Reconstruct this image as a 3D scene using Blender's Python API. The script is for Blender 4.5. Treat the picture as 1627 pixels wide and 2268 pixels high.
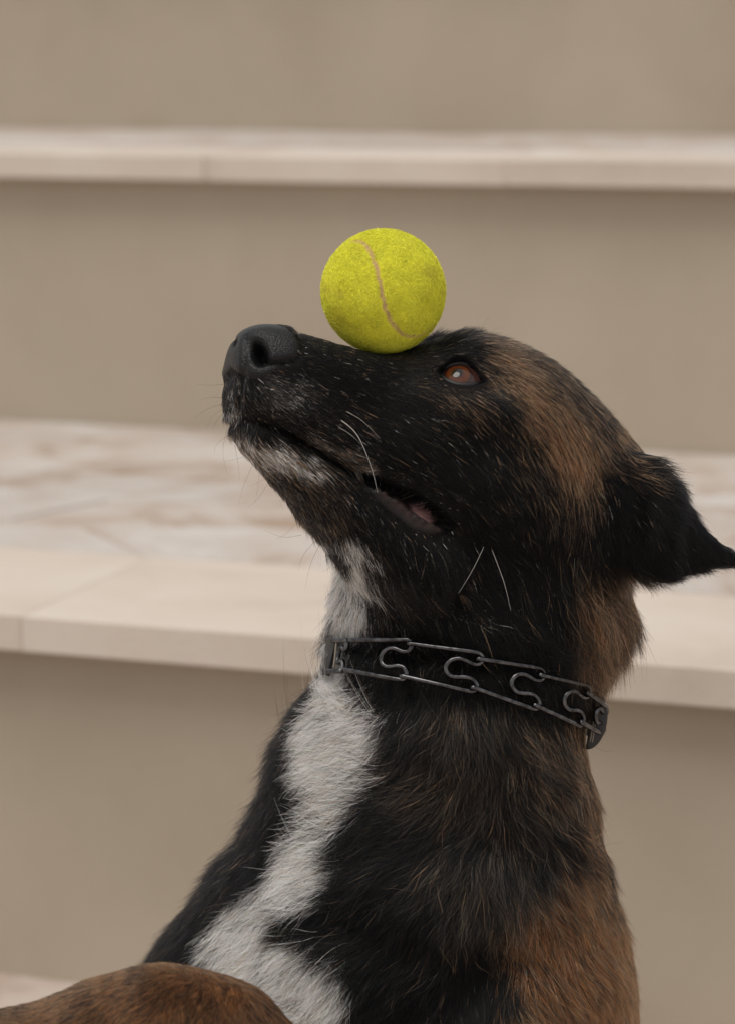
import bpy, bmesh, math, random
import numpy as np
from mathutils import Vector, Matrix
from mathutils.bvhtree import BVHTree

random.seed(7)
rng = np.random.default_rng(7)
scene = bpy.context.scene
COL = scene.collection
for o in list(bpy.data.objects):
    bpy.data.objects.remove(o)

# ------------------------------------------------------------------ camera
CAM_Z = 0.83                      # metres above the paving
PITCH = math.radians(10.0)        # looking slightly down
F_PX = 8976.0 / 1.57345           # focal length in units of a 1627-unit wide frame
cam_data = bpy.data.cameras.new('camera')
cam = bpy.data.objects.new('camera', cam_data)
COL.objects.link(cam)
cam.location = (0, 0, CAM_Z)
cam.rotation_euler = (math.pi / 2 - PITCH, 0, 0)
cam_data.sensor_fit = 'HORIZONTAL'
cam_data.sensor_width = 24.0
cam_data.lens = 24.0 * F_PX / 1627.0
cam_data.clip_start = 0.05
cam_data.clip_end = 400
cam_data.dof.use_dof = True
cam_data.dof.focus_distance = 1.352
cam_data.dof.aperture_fstop = 7.6
scene.camera = cam

# ------------------------------------------------------------------ sky, sun, exposure
SUN_EL, SUN_AZ = math.radians(66), math.radians(-138)   # azimuth clockwise from +Y
world = bpy.data.worlds.new('World')
scene.world = world
world.use_nodes = True
wn, wl = world.node_tree.nodes, world.node_tree.links
wn.clear()
w_out = wn.new('ShaderNodeOutputWorld')
w_bg = wn.new('ShaderNodeBackground')
w_bg.inputs['Strength'].default_value = 0.08
sky = wn.new('ShaderNodeTexSky')
sky.sky_type = 'NISHITA'
sky.sun_disc = False
sky.sun_elevation = SUN_EL
sky.sun_rotation = SUN_AZ
sky.dust_density = 2.0
w_tc = wn.new('ShaderNodeTexCoord')
w_noise = wn.new('ShaderNodeTexNoise')
w_noise.inputs['Scale'].default_value = 2.6
w_noise.inputs['Detail'].default_value = 6
w_ramp = wn.new('ShaderNodeValToRGB')
w_ramp.color_ramp.elements[0].position = 0.36
w_ramp.color_ramp.elements[0].color = (0.55, 0.55, 0.55, 1)
w_ramp.color_ramp.elements[1].position = 0.58
w_ramp.color_ramp.elements[1].color = (0.97, 0.97, 0.97, 1)
w_mix = wn.new('ShaderNodeMixRGB')
w_mix.inputs[2].default_value = (7.6, 7.3, 6.9, 1)      # grey-white cloud
wl.new(w_tc.outputs['Generated'], w_noise.inputs['Vector'])
wl.new(w_noise.outputs['Fac'], w_ramp.inputs['Fac'])
wl.new(w_ramp.outputs['Color'], w_mix.inputs['Fac'])
wl.new(sky.outputs['Color'], w_mix.inputs[1])
wl.new(w_mix.outputs['Color'], w_bg.inputs['Color'])
wl.new(w_bg.outputs['Background'], w_out.inputs['Surface'])

sun_data = bpy.data.lights.new('sun', 'SUN')
sun_data.energy = 1.5
sun_data.angle = math.radians(38)
sun_data.color = (1.0, 0.95, 0.88)
sun = bpy.data.objects.new('sun', sun_data)
COL.objects.link(sun)
sdir = Vector((math.sin(SUN_AZ) * math.cos(SUN_EL), math.cos(SUN_AZ) * math.cos(SUN_EL), math.sin(SUN_EL)))
sun.rotation_euler = (-sdir).to_track_quat('-Z', 'Y').to_euler()
sun.location = (0, 0, 6)

scene.view_settings.view_transform = 'Standard'
scene.view_settings.look = 'None'
scene.view_settings.gamma = 1.0
scene.view_settings.exposure = 0.2
scene.render.engine = 'CYCLES'
cy = scene.cycles
cy.use_denoising = True
cy.max_bounces = 10
cy.diffuse_bounces = 3
cy.glossy_bounces = 4
cy.transmission_bounces = 8
cy.transparent_max_bounces = 8
cy.caustics_reflective = False
cy.caustics_refractive = False
scene.cycles_curves.shape = 'RIBBONS'
scene.render.hair_subdiv = 2

# ------------------------------------------------------------------ frame helpers
D0 = 1400.0                       # mm, distance of the dog's reference plane
R_AX = np.array([1.0, 0, 0])
F_AX = np.array([0, math.cos(PITCH), -math.sin(PITCH)])
U_AX = np.array([0, math.sin(PITCH), math.cos(PITCH)])
CAM_P = np.array([0, 0, CAM_Z])

def P(px, py, w):
    """point of the dog's working frame (mm: right, up, away) for plan position px, py at depth w"""
    d = D0 + w
    return np.array([(px - 813.5) / F_PX * d, (1134.0 - py) / F_PX * d, w])

def to_world(v):
    v = np.asarray(v, float)
    return (CAM_P + (v[..., 0:1] * R_AX + v[..., 1:2] * U_AX + (v[..., 2:3] + D0) * F_AX) * 0.001)

def plan(v):
    d = D0 + v[:, 2]
    return np.c_[v[:, 0] * F_PX / d + 813.5, 1134.0 - v[:, 1] * F_PX / d]

def tag(o, label=None, cat=None, group=None, kind=None):
    if label: o['label'] = label
    if cat: o['category'] = cat
    if group: o['group'] = group
    if kind: o['kind'] = kind
    return o

def link(name, data, mats=(), parent=None):
    o = bpy.data.objects.new(name, data)
    COL.objects.link(o)
    for m in mats:
        data.materials.append(m)
    if parent is not None:
        o.parent = parent
    return o

def mesh_from(name, verts, faces, smooth=True):
    me = bpy.data.meshes.new(name)
    me.from_pydata([tuple(v) for v in verts], [], [tuple(f) for f in faces])
    me.update()
    if smooth:
        me.shade_smooth()
    return me

# ------------------------------------------------------------------ materials
def mat(name):
    m = bpy.data.materials.new(name)
    m.use_nodes = True
    n, l = m.node_tree.nodes, m.node_tree.links
    b = n['Principled BSDF']
    return m, n, l, b

def ramp(n, stops):
    r = n.new('ShaderNodeValToRGB')
    e = r.color_ramp.elements
    while len(e) < len(stops):
        e.new(0.5)
    for i, (p, c) in enumerate(stops):
        e[i].position = p
        e[i].color = (*c, 1)
    return r

def noise(n, l, scale, detail=5, rough=0.55, vec=None, dist=0.0):
    t = n.new('ShaderNodeTexNoise')
    t.inputs['Scale'].default_value = scale
    t.inputs['Detail'].default_value = detail
    t.inputs['Roughness'].default_value = rough
    t.inputs['Distortion'].default_value = dist
    if vec is not None:
        l.new(vec, t.inputs['Vector'])
    return t

def bump(n, l, height, b, strength, dist):
    k = n.new('ShaderNodeBump')
    k.inputs['Strength'].default_value = strength
    k.inputs['Distance'].default_value = dist
    l.new(height, k.inputs['Height'])
    l.new(k.outputs['Normal'], b.inputs['Normal'])

def plaster_material():
    m, n, l, b = mat('beige_plaster')
    tc = n.new('ShaderNodeTexCoord')
    a = noise(n, l, 2.2, 6, 0.6, tc.outputs['Object'])
    r = ramp(n, [(0.25, (0.415, 0.354, 0.28)), (0.75, (0.49, 0.42, 0.337))])
    l.new(a.outputs['Fac'], r.inputs['Fac'])
    mp = n.new('ShaderNodeMapping'); mp.inputs['Scale'].default_value = (1.6, 1.6, 1.1)
    l.new(tc.outputs['Object'], mp.inputs['Vector'])
    st = noise(n, l, 1.6, 5, 0.6, mp.outputs[0])
    sr = ramp(n, [(0.34, (.93, .92, .905)), (0.52, (1, 1, 1)), (0.72, (1.03, 1.027, 1.02))])
    l.new(st.outputs['Fac'], sr.inputs['Fac'])
    mu = n.new('ShaderNodeMixRGB'); mu.blend_type = 'MULTIPLY'; mu.inputs[0].default_value = 1.0
    l.new(r.outputs['Color'], mu.inputs[1]); l.new(sr.outputs['Color'], mu.inputs[2])
    l.new(mu.outputs[0], b.inputs['Base Color'])
    b.inputs['Roughness'].default_value = 0.93
    g = noise(n, l, 320, 4, 0.6, tc.outputs['Object'])
    bump(n, l, g.outputs['Fac'], b, 0.35, 0.002)
    return m

def stone_material(name, dark, mid, light, scale, spots, vary=0.065):
    m, n, l, b = mat(name)
    tc = n.new('ShaderNodeTexCoord')
    oi = n.new('ShaderNodeObjectInfo')
    add = n.new('ShaderNodeVectorMath'); add.operation = 'ADD'
    sc = n.new('ShaderNodeVectorMath'); sc.operation = 'SCALE'
    sc.inputs['Scale'].default_value = 9.0
    comb = n.new('ShaderNodeCombineXYZ')
    for k in range(3):
        l.new(oi.outputs['Random'], comb.inputs[k])
    l.new(comb.outputs[0], sc.inputs[0])
    l.new(tc.outputs['Object'], add.inputs[0]); l.new(sc.outputs[0], add.inputs[1])
    a = noise(n, l, scale, 7, 0.62, add.outputs[0], 0.6)
    r = ramp(n, [(0.34, dark), (0.47, mid), (0.64, light)])
    l.new(a.outputs['Fac'], r.inputs['Fac'])
    hsv = n.new('ShaderNodeHueSaturation')
    mr = n.new('ShaderNodeMapRange')
    mr.inputs['To Min'].default_value = 1 - vary; mr.inputs['To Max'].default_value = 1 + vary
    l.new(oi.outputs['Random'], mr.inputs['Value'])
    l.new(mr.outputs[0], hsv.inputs['Value'])
    l.new(r.outputs['Color'], hsv.inputs['Color'])
    l.new(hsv.outputs[0], b.inputs['Base Color'])
    b.inputs['Roughness'].default_value = 0.72
    g = noise(n, l, spots, 5, 0.6, add.outputs[0])
    bump(n, l, g.outputs['Fac'], b, 0.4, 0.002)
    return m

M_PLASTER = plaster_material()
M_COPING = stone_material('coping_stone', (0.53, 0.455, 0.385), (0.61, 0.53, 0.455), (0.66, 0.585, 0.515), 3.0, 160, 0.015)
M_PAVING = stone_material('paving_stone', (0.37, 0.275, 0.205), (0.50, 0.435, 0.385), (0.58, 0.545, 0.515), 6.5, 120)
M_MORTAR, _n, _l, _b = mat('joint_mortar')
_b.inputs['Base Color'].default_value = (0.50, 0.41, 0.34, 1); _b.inputs['Roughness'].default_value = 0.95

# ------------------------------------------------------------------ terrace steps
TH = math.radians(18.7)
S_DIR = Vector((math.cos(TH), -math.sin(TH), 0))     # along the steps, to the right and nearer
T_DIR = Vector((math.sin(TH), math.cos(TH), 0))      # into the terrace
STEP_O = Vector((0, 2.11, 0))
TREAD, SLAB_T, SLAB_D, SLAB_L, OVER = 1.10, 0.032, 0.29, 0.40, 0.034

def box_mesh(name, a, b, bev=0.0):
    bm = bmesh.new()
    bmesh.ops.create_cube(bm, size=1.0)
    for v in bm.verts:
        v.co = Vector([(a[k] + b[k]) / 2 + v.co[k] * (b[k] - a[k]) for k in range(3)])
    if bev:
        bmesh.ops.bevel(bm, geom=bm.edges[:], offset=bev, segments=2, affect='EDGES', profile=0.6)
    me = bpy.data.meshes.new(name)
    bm.to_mesh(me); bm.free()
    return me

def voronoi_cells(x0, x1, y0, y1, sx, sy, gap):
    """irregular paving polygons filling a strip"""
    seeds = []
    j = 0
    y = y0 + sy / 2
    while y < y1:
        x = x0 + (sx / 2 if j % 2 else 0)
        while x < x1 + sx:
            seeds.append((x + random.uniform(-.3, .3) * sx, y + random.uniform(-.33, .33) * sy))
            x += sx
        y += sy; j += 1
    cells = []
    for i, (cx, cy_) in enumerate(seeds):
        poly = [(x0, y0), (x1, y0), (x1, y1), (x0, y1)]
        for k, (qx, qy) in enumerate(seeds):
            if k == i or abs(qx - cx) > 3 * sx or abs(qy - cy_) > 3 * sy:
                continue
            # squash space so that cells come out long and low
            ax, ay = (qx - cx) / sx ** 2, (qy - cy_) / sy ** 2
            mx, my = (qx + cx) / 2, (qy + cy_) / 2
            ln = math.hypot(ax, ay)
            off = (ax * mx + ay * my) / ln - gap / 2
            ax /= ln; ay /= ln
            out = []
            for q in range(len(poly)):
                p0, p1 = poly[q], poly[(q + 1) % len(poly)]
                d0, d1 = ax * p0[0] + ay * p0[1] - off, ax * p1[0] + ay * p1[1] - off
                if d0 <= 0: out.append(p0)
                if d0 * d1 < 0:
                    t = d0 / (d0 - d1)
                    out.append((p0[0] + (p1[0] - p0[0]) * t, p0[1] + (p1[1] - p0[1]) * t))
            poly = out
            if len(poly) < 3: break
        if len(poly) >= 3:
            cells.append(poly)
    return cells

def stone_mesh(poly, z0, z1, bev=0.0015):
    cx = sum(p[0] for p in poly) / len(poly); cy_ = sum(p[1] for p in poly) / len(poly)
    n = len(poly)
    vs = [(p[0] - cx, p[1] - cy_, z0) for p in poly] + [(p[0] - cx, p[1] - cy_, z1 - bev) for p in poly]
    for p in poly:
        dx, dy = p[0] - cx, p[1] - cy_
        ln = math.hypot(dx, dy) + 1e-6
        k = max(0, 1 - bev * 1.5 / ln)
        vs.append((dx * k, dy * k, z1))
    fs = [tuple(range(2 * n, 3 * n))]
    for i in range(n):
        j = (i + 1) % n
        fs.append((i, j, n + j, n + i)); fs.append((n + i, n + j, 2 * n + j, 2 * n + i))
    return mesh_from('paving_stone', vs, fs, False), (cx, cy_)

slab_mesh = box_mesh('coping_slab', (0.00015, 0, -SLAB_T), (SLAB_L - 0.00015, SLAB_D - 0.001, 0), 0.0013)
slab_mesh.materials.append(M_COPING)

def terrace(idx, z_top, label, joint_s, s0, s1, paved=True):
    """one terrace: rendered retaining wall (riser), coping slabs along its edge, stones behind"""
    root = bpy.data.objects.new('terrace_wall', None)
    COL.objects.link(root)
    root.location = STEP_O + T_DIR * (TREAD * idx)
    root.rotation_euler = (0, 0, -TH)
    tag(root, label, 'wall')
    base = z_top - 0.359 if idx else 0.0
    link('riser', box_mesh('riser', (s0, OVER, base - 0.02), (s1, OVER + 0.12, z_top - SLAB_T - 0.0005)), [M_PLASTER], root)
    link('tread_bed', box_mesh('tread_bed', (s0, OVER + 0.122, z_top - 0.12), (s1, TREAD + OVER - 0.002, z_top - 0.0022)), [M_MORTAR], root)
    s = joint_s - SLAB_L * math.ceil((joint_s - s0) / SLAB_L)
    while s < s1:
        o = link('coping_slab', slab_mesh, (), root)
        o.location = (s, random.uniform(-.0012, .0012), z_top + random.uniform(-.0006, .0006))
        s += SLAB_L
    if paved:
        for poly in voronoi_cells(s0, s1, SLAB_D, TREAD + OVER - 0.003, 0.36, 0.15, 0.0025):
            me, c = stone_mesh(poly, -0.02, random.uniform(-.0015, .001))
            me.materials.append(M_PAVING)
            o = link('paving_stone', me, (), root)
            o.location = (c[0], c[1], z_top)
    return root

def s_at(px, D):
    """distance along a step's front edge for plan column px"""
    k = (px - 813.5) / F_PX
    # point on the line STEP + s*S_DIR with x/y = k (pitch shifts this a little)
    y0 = D
    return k * y0 / (math.cos(TH) + k * math.sin(TH))

Z1, Z2, Z3 = 0.347, 0.706, 1.065
terrace(0, Z1, 'low beige plaster terrace wall with thick stone coping behind the dog', s_at(30, 2.11), -1.6, 1.6)
terrace(1, Z2, 'middle beige plaster terrace wall above the ball, topped by pale coping slabs', s_at(595, 3.27) + 0.34, -2.6, 1.8)
terrace(2, Z3, 'uppermost beige plaster terrace wall along the top edge of the picture', 0.1, -3.0, 2.2)

m_ground, n_, l_, b_ = mat('ground_stone')
tc_ = n_.new('ShaderNodeTexCoord')
a_ = noise(n_, l_, 6, 7, 0.6, tc_.outputs['Object'], 0.6)
r_ = ramp(n_, [(0.3, (0.36, 0.26, 0.2)), (0.5, (0.54, 0.46, 0.41)), (0.7, (0.62, 0.56, 0.52))])
l_.new(a_.outputs['Fac'], r_.inputs['Fac']); l_.new(r_.outputs['Color'], b_.inputs['Base Color'])
b_.inputs['Roughness'].default_value = 0.8
ground = link('ground', mesh_from('ground', [(-80, -80, 0), (80, -80, 0), (80, 80, 0), (-80, 80, 0)], [(0, 1, 2, 3)], False), [m_ground])
tag(ground, 'pale mottled stone paving in front of the low wall', kind='structure')

# ------------------------------------------------------------------ dog: body surface
PSI = math.radians(20)            # the head is turned a little towards the viewer
LAT = np.array([math.sin(PSI), 0, -math.cos(PSI)])      # dog's left, towards the viewer

def loft(sections, seg=40, lat=LAT, expo=2.0, inset=0.0):
    """closed tube through sections (edge A, edge B, half width, depth); edges are plan positions"""
    rings = []
    for s in sections:
        A, B, a, w = s[:4]
        e = s[4] if len(s) > 4 else expo
        A = P(*A, w); B = P(*B, w)
        c = (A + B) / 2; h = (A - B) / 2
        L = np.linalg.norm(h)
        h = h * (L - inset) / L
        t = np.linspace(0, 2 * np.pi, seg, endpoint=False)
        ct, st = np.cos(t), np.sin(t)
        ce = np.sign(ct) * np.abs(ct) ** (2 / e); se = np.sign(st) * np.abs(st) ** (2 / e)
        rings.append(c + ce[:, None] * h + se[:, None] * lat * a)
    # resample rings smoothly (Catmull-Rom)
    out = []
    n = len(rings)
    for i in range(n - 1):
        p0, p1, p2, p3 = rings[max(i - 1, 0)], rings[i], rings[i + 1], rings[min(i + 2, n - 1)]
        for k in range(5):
            t = k / 5
            out.append(0.5 * ((2 * p1) + (-p0 + p2) * t + (2 * p0 - 5 * p1 + 4 * p2 - p3) * t * t + (-p0 + 3 * p1 - 3 * p2 + p3) * t ** 3))
    out.append(rings[-1])
    V = np.concatenate(out)
    m = len(out)
    F = []
    for i in range(m - 1):
        for j in range(seg):
            k = (j + 1) % seg
            F.append((i * seg + j, i * seg + k, (i + 1) * seg + k, (i + 1) * seg + j))
    c0, c1 = len(V), len(V) + 1
    V = np.vstack([V, out[0].mean(0), out[-1].mean(0)])
    for j in range(seg):
        k = (j + 1) % seg
        F.append((c0, k, j)); F.append((c1, (m - 1) * seg + j, (m - 1) * seg + k))
    return V, F

UPPER = [((517, 790), (512, 850), 5, -71, 2.0), ((521, 770), (509, 882), 12, -71, 2.2), ((536, 742), (511, 912), 18, -70, 2.4), ((568, 724), (515, 925), 22, -68, 2.5),
         ((625, 729), (550, 938), 25, -65, 2.5), ((690, 747), (612, 962), 27, -60, 2.5), ((770, 769), (692, 1008), 29, -54, 2.4),
         ((850, 785), (772, 1056), 32, -47, 2.3), ((925, 766), (850, 1105), 37, -40, 2.2), ((985, 745), (920, 1165), 44, -34, 2.1),
         ((1060, 742), (990, 1215), 50, -27, 2.1), ((1150, 768), (1060, 1265), 54, -18, 2.1), ((1235, 826), (1130, 1305), 55, -9, 2.1),
         ((1312, 897), (1200, 1340), 52, 0, 2.1), ((1376, 972), (1265, 1350), 45, 6, 2.0), ((1400, 1045), (1320, 1350), 34, 10, 2.0)]
JAW = [((520, 905), (520, 960), 11, -69), ((545, 930), (545, 1002), 17, -68), ((602, 960), (592, 1052), 19, -64),
       ((672, 1000), (640, 1102), 21, -58), ((752, 1045), (682, 1156), 25, -50), ((832, 1090), (735, 1208), 30, -42),
       ((922, 1150), (800, 1285), 37, -32), ((1012, 1200), (880, 1370), 44, -22)]
NLAT = np.array([math.sin(math.radians(12)), 0, -math.cos(math.radians(12))])
NECK = [((800, 1190), (1385, 1090), 48, -2), ((752, 1262), (1398, 1235), 54, 4), ((742, 1330), (1390, 1380), 58, 10),
        ((728, 1405), (1345, 1475), 60, 14), ((722, 1470), (1302, 1580), 61, 18), ((690, 1545), (1292, 1665), 65, 22),
        ((655, 1625), (1310, 1735), 72, 26), ((622, 1720), (1318, 1815), 80, 31), ((580, 1820), (1326, 1900), 88, 37),
        ((505, 1920), (1348, 1978), 97, 44), ((425, 2025), (1374, 2060), 104, 52), ((352, 2120), (1396, 2150), 108, 58),
        ((305, 2210), (1405, 2260), 110, 62), ((280, 2360), (1408, 2400), 112, 64), ((275, 2560), (1400, 2560), 114, 66),
        ((320, 2860), (1380, 2860), 112, 70), ((400, 3150), (1340, 3150), 104, 72)]
EAR = [((1350, 1000), (1335, 1230), 15, -22), ((1395, 996), (1375, 1268), 14, -30), ((1440, 1010), (1420, 1286), 12, -34),
       ((1484, 1062), (1472, 1288), 9, -35), ((1532, 1134), (1528, 1276), 6.5, -31), ((1588, 1194), (1588, 1262), 5, -25),
       ((1645, 1228), (1645, 1266), 4, -18), ((1690, 1254), (1690, 1268), 2.5, -12)]

def mirror_pt(V):
    """mirror across the head's middle plane"""
    c = P(960, 1000, -36)
    d = (V - c) @ LAT
    return V - 2 * d[:, None] * LAT

def tube3(pts, rad, seg=28):
    """round tapering tube along 3-D centres"""
    pts = np.array(pts, float); rad = np.array(rad, float)
    n = len(pts)
    tt = np.linspace(0, n - 1, (n - 1) * 6 + 1)
    cp, cr = [], []
    for t in tt:
        i = min(int(t), n - 2); f = t - i
        p = [pts[max(i - 1, 0)], pts[i], pts[i + 1], pts[min(i + 2, n - 1)]]
        cp.append(0.5 * (2 * p[1] + (-p[0] + p[2]) * f + (2 * p[0] - 5 * p[1] + 4 * p[2] - p[3]) * f * f + (-p[0] + 3 * p[1] - 3 * p[2] + p[3]) * f ** 3))
        cr.append(rad[i] * (1 - f) + rad[i + 1] * f)
    cp = np.array(cp)
    T = np.gradient(cp, axis=0); T /= np.linalg.norm(T, axis=1, keepdims=True)
    up = np.array([0.13, 0.1, 0.98])
    V, F = [], []
    for i in range(len(cp)):
        s = np.cross(T[i], up)
        if np.linalg.norm(s) < 1e-3: s = np.cross(T[i], [0, 1, 0])
        s /= np.linalg.norm(s); u = np.cross(s, T[i])
        for k in range(seg):
            a = 2 * math.pi * k / seg
            V.append(cp[i] + cr[i] * (math.cos(a) * s + math.sin(a) * u))
    m = len(cp)
    for i in range(m - 1):
        for j in range(seg):
            k = (j + 1) % seg
            F.append((i * seg + j, i * seg + k, (i + 1) * seg + k, (i + 1) * seg + j))
    V.append(cp[0]); V.append(cp[-1])
    for j in range(seg):
        k = (j + 1) % seg
        F.append((m * seg, k, j)); F.append((m * seg + 1, (m - 1) * seg + j, (m - 1) * seg + k))
    return np.array(V), F

pieces = [loft(UPPER), loft(JAW), loft(NECK, lat=NLAT, inset=3.0)]
ev, ef = loft(EAR, seg=28, lat=np.array([0.22, 0, -0.975]))
pieces += [(ev, ef), (mirror_pt(ev), [tuple(reversed(f)) for f in ef])]
# trunk going away behind, near upper arm, raised near foreleg, far foreleg
pieces.append(tube3([P(900, 2300, 60), P(950, 2500, 180), P(1000, 2600, 330), P(1020, 2650, 480)], [105, 125, 125, 105]))
pieces.append(tube3([P(1150, 2130, 22), P(1120, 2330, 2), P(1070, 2560, -20), P(1000, 2800, -20)], [62, 66, 64, 58]))
pieces.append(tube3([P(980, 2860, -20), P(800, 2760, -90), P(600, 2570, -135), P(485, 2400, -150), P(400, 2348, -155), P(250, 2372, -158), P(60, 2430, -160), P(-160, 2500, -165), P(-420, 2640, -170), P(-520, 2900, -172)],
                    [52, 50, 48, 46, 47, 46, 44, 42, 36, 30]))
pieces.append(tube3([P(520, 2700, 70), P(470, 2900, 60), P(440, 3150, 40), P(300, 3220, 20)], [50, 40, 30, 26]))

V, F = [], []
off = 0
for v, f in pieces:
    V.append(v); F += [tuple(i + off for i in q) for q in f]; off += len(v)
V = np.concatenate(V)

def remesh(V, F, voxel):
    me = mesh_from('tmp', V, F)
    bm = bmesh.new(); bm.from_mesh(me)
    # make every piece face outwards
    bmesh.ops.recalc_face_normals(bm, faces=bm.faces[:])
    bm.to_mesh(me); bm.free()
    o = bpy.data.objects.new('tmp', me); COL.objects.link(o)
    r = o.modifiers.new('r', 'REMESH'); r.mode = 'VOXEL'; r.voxel_size = voxel; r.use_smooth_shade = True
    dg = bpy.context.evaluated_depsgraph_get()
    me2 = bpy.data.meshes.new_from_object(o.evaluated_get(dg))
    bpy.data.objects.remove(o); bpy.data.meshes.remove(me)
    return me2

def get_v(me):
    a = np.empty(len(me.vertices) * 3, np.float32); me.vertices.foreach_get('co', a)
    return a.reshape(-1, 3).astype(float)

def get_edges(me):
    a = np.empty(len(me.edges) * 2, np.int32); me.edges.foreach_get('vertices', a)
    return a.reshape(-1, 2)

def smooth_v(V, E, it, wgt=0.5):
    n = len(V)
    deg = np.bincount(E[:, 0], minlength=n) + np.bincount(E[:, 1], minlength=n)
    deg = np.maximum(deg, 1)[:, None]
    W = wgt if np.isscalar(wgt) else wgt[:, None]
    for _ in range(it):
        S = np.empty_like(V)
        for k in range(3):
            S[:, k] = np.bincount(E[:, 0], V[E[:, 1], k], n) + np.bincount(E[:, 1], V[E[:, 0], k], n)
        V = V + W * (S / deg - V)
    return V

def vnormals(me, V):
    nf = len(me.loops)
    lv = np.empty(nf, np.int32); me.loops.foreach_get('vertex_index', lv)
    ls = np.empty(len(me.polygons), np.int32); me.polygons.foreach_get('loop_start', ls)
    lt = np.empty(len(me.polygons), np.int32); me.polygons.foreach_get('loop_total', lt)
    q = lt >= 4
    i0 = lv[ls]; i1 = lv[ls + 1]; i2 = lv[ls + 2]; i3 = np.where(q, lv[np.minimum(ls + 3, nf - 1)], lv[ls])
    n = np.cross(V[i2] - V[i0], V[i3] - V[i1])
    n = np.where(q[:, None], n, np.cross(V[i1] - V[i0], V[i2] - V[i0]))
    N = np.zeros_like(V)
    for idx in (i0, i1, i2, i3):
        for k in range(3):
            N[:, k] += np.bincount(idx, n[:, k], len(V))
    return N / (np.linalg.norm(N, axis=1, keepdims=True) + 1e-9)

me = remesh(V, F, 3.2)
Vb = get_v(me); E = get_edges(me)
pl = plan(Vb)
# smooth the junctions: strong on neck and body, gentle on the muzzle and ears
wg = np.clip((pl[:, 0] - 620) / 300, 0.22, 1.0)
wg = np.maximum(wg, np.clip((pl[:, 1] - 1150) / 150, 0, 1))
ear_m = (pl[:, 0] > 1400) & (pl[:, 1] < 1310)
wg[ear_m] = 0.1
Vb = smooth_v(Vb, E, 26, wg * 0.6)
# split every quad in four and relax
def split_quads(me, V, E):
    nf = len(me.polygons)
    lv = np.empty(nf * 4, np.int32); me.loops.foreach_get('vertex_index', lv); lv = lv.reshape(-1, 4)
    le = np.empty(nf * 4, np.int32); me.loops.foreach_get('edge_index', le); le = le.reshape(-1, 4)
    nv, ne = len(V), len(E)
    V2 = np.vstack([V, V[E].mean(1), V[lv].mean(1)])
    fc = nv + ne + np.arange(nf)
    Q = np.stack([np.stack([lv[:, k], nv + le[:, k], fc, nv + le[:, (k + 3) % 4]], 1) for k in range(4)], 1).reshape(-1, 4)
    m2 = bpy.data.meshes.new('dog')
    m2.vertices.add(len(V2)); m2.vertices.foreach_set('co', V2.astype(np.float32).ravel())
    m2.loops.add(Q.size); m2.loops.foreach_set('vertex_index', Q.astype(np.int32).ravel())
    m2.polygons.add(len(Q)); m2.polygons.foreach_set('loop_start', np.arange(0, Q.size, 4, dtype=np.int32))
    m2.update(calc_edges=True)
    return m2, V2
assert all(p.loop_total == 4 for p in me.polygons)
me2, Vb = split_quads(me, Vb, E)
bpy.data.meshes.remove(me)
me = me2
E = get_edges(me)
Vb = smooth_v(Vb, E, 2, 0.5)

# ------------------------------------------------------------------ dog: sculpted features
HEAD_C = P(960, 1000, -36)
def side_plan(V):
    """plan position after mirroring the far half of the head onto the near half"""
    d = (V - HEAD_C) @ LAT
    M = V - 2 * np.minimum(d, 0)[:, None] * LAT
    return plan(M), d

def poly_dist(p, line):
    """distance from points p to a polyline (plan units) and position along it 0..1"""
    line = np.array(line, float)
    best = np.full(len(p), 1e9); par = np.zeros(len(p))
    L = np.r_[0, np.cumsum(np.linalg.norm(np.diff(line, axis=0), axis=1))]
    for i in range(len(line) - 1):
        a, b = line[i], line[i + 1]
        ab = b - a
        t = np.clip(((p - a) @ ab) / (ab @ ab), 0, 1)
        d = np.linalg.norm(p - (a + t[:, None] * ab), axis=1)
        m = d < best
        best[m] = d[m]; par[m] = (L[i] + t[m] * (L[i + 1] - L[i])) / L[-1]
    return best, par

def in_poly(p, poly):
    """signed distance, positive inside (far outside: -999)"""
    poly = np.array(poly, float)
    near_ = ((p > poly.min(0) - 75) & (p < poly.max(0) + 75)).all(1)
    if not near_.all():
        out = np.full(len(p), -999.0)
        if near_.any(): out[near_] = in_poly(p[near_], poly)
        return out
    ins = np.zeros(len(p), bool)
    x, y = p[:, 0], p[:, 1]
    n = len(poly)
    for i in range(n):
        x0, y0 = poly[i]; x1, y1 = poly[(i + 1) % n]
        if y0 == y1: continue
        c = ((y0 > y) != (y1 > y)) & (x < (x1 - x0) * (y - y0) / (y1 - y0) + x0)
        ins ^= c
    d, _ = poly_dist(p, np.vstack([poly, poly[:1]]))
    return np.where(ins, d, -d)

def g(p, c, r, r2=None, ang=0):
    d = p - np.array(c)
    ca, sa = math.cos(math.radians(ang)), math.sin(math.radians(ang))
    a = d[:, 0] * ca + d[:, 1] * sa; b = -d[:, 0] * sa + d[:, 1] * ca
    return np.exp(-(a / r) ** 2 - (b / (r2 or r)) ** 2)

def sstep(x, a, b):
    t = np.clip((x - a) / (b - a), 0, 1)
    return t * t * (3 - 2 * t)

def wav(p, f, seed):
    r = np.random.default_rng(seed)
    out = np.zeros(len(p))
    for k in range(7):
        a = r.uniform(0, 2 * np.pi); fr = f * r.uniform(.6, 1.7)
        out += np.sin((p[:, 0] * math.cos(a) + p[:, 1] * math.sin(a)) * fr + r.uniform(0, 6.28) + 1.3 * np.sin((p[:, 1] * math.cos(a) - p[:, 0] * math.sin(a)) * fr * .8))
    return out / 7 ** .5

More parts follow.
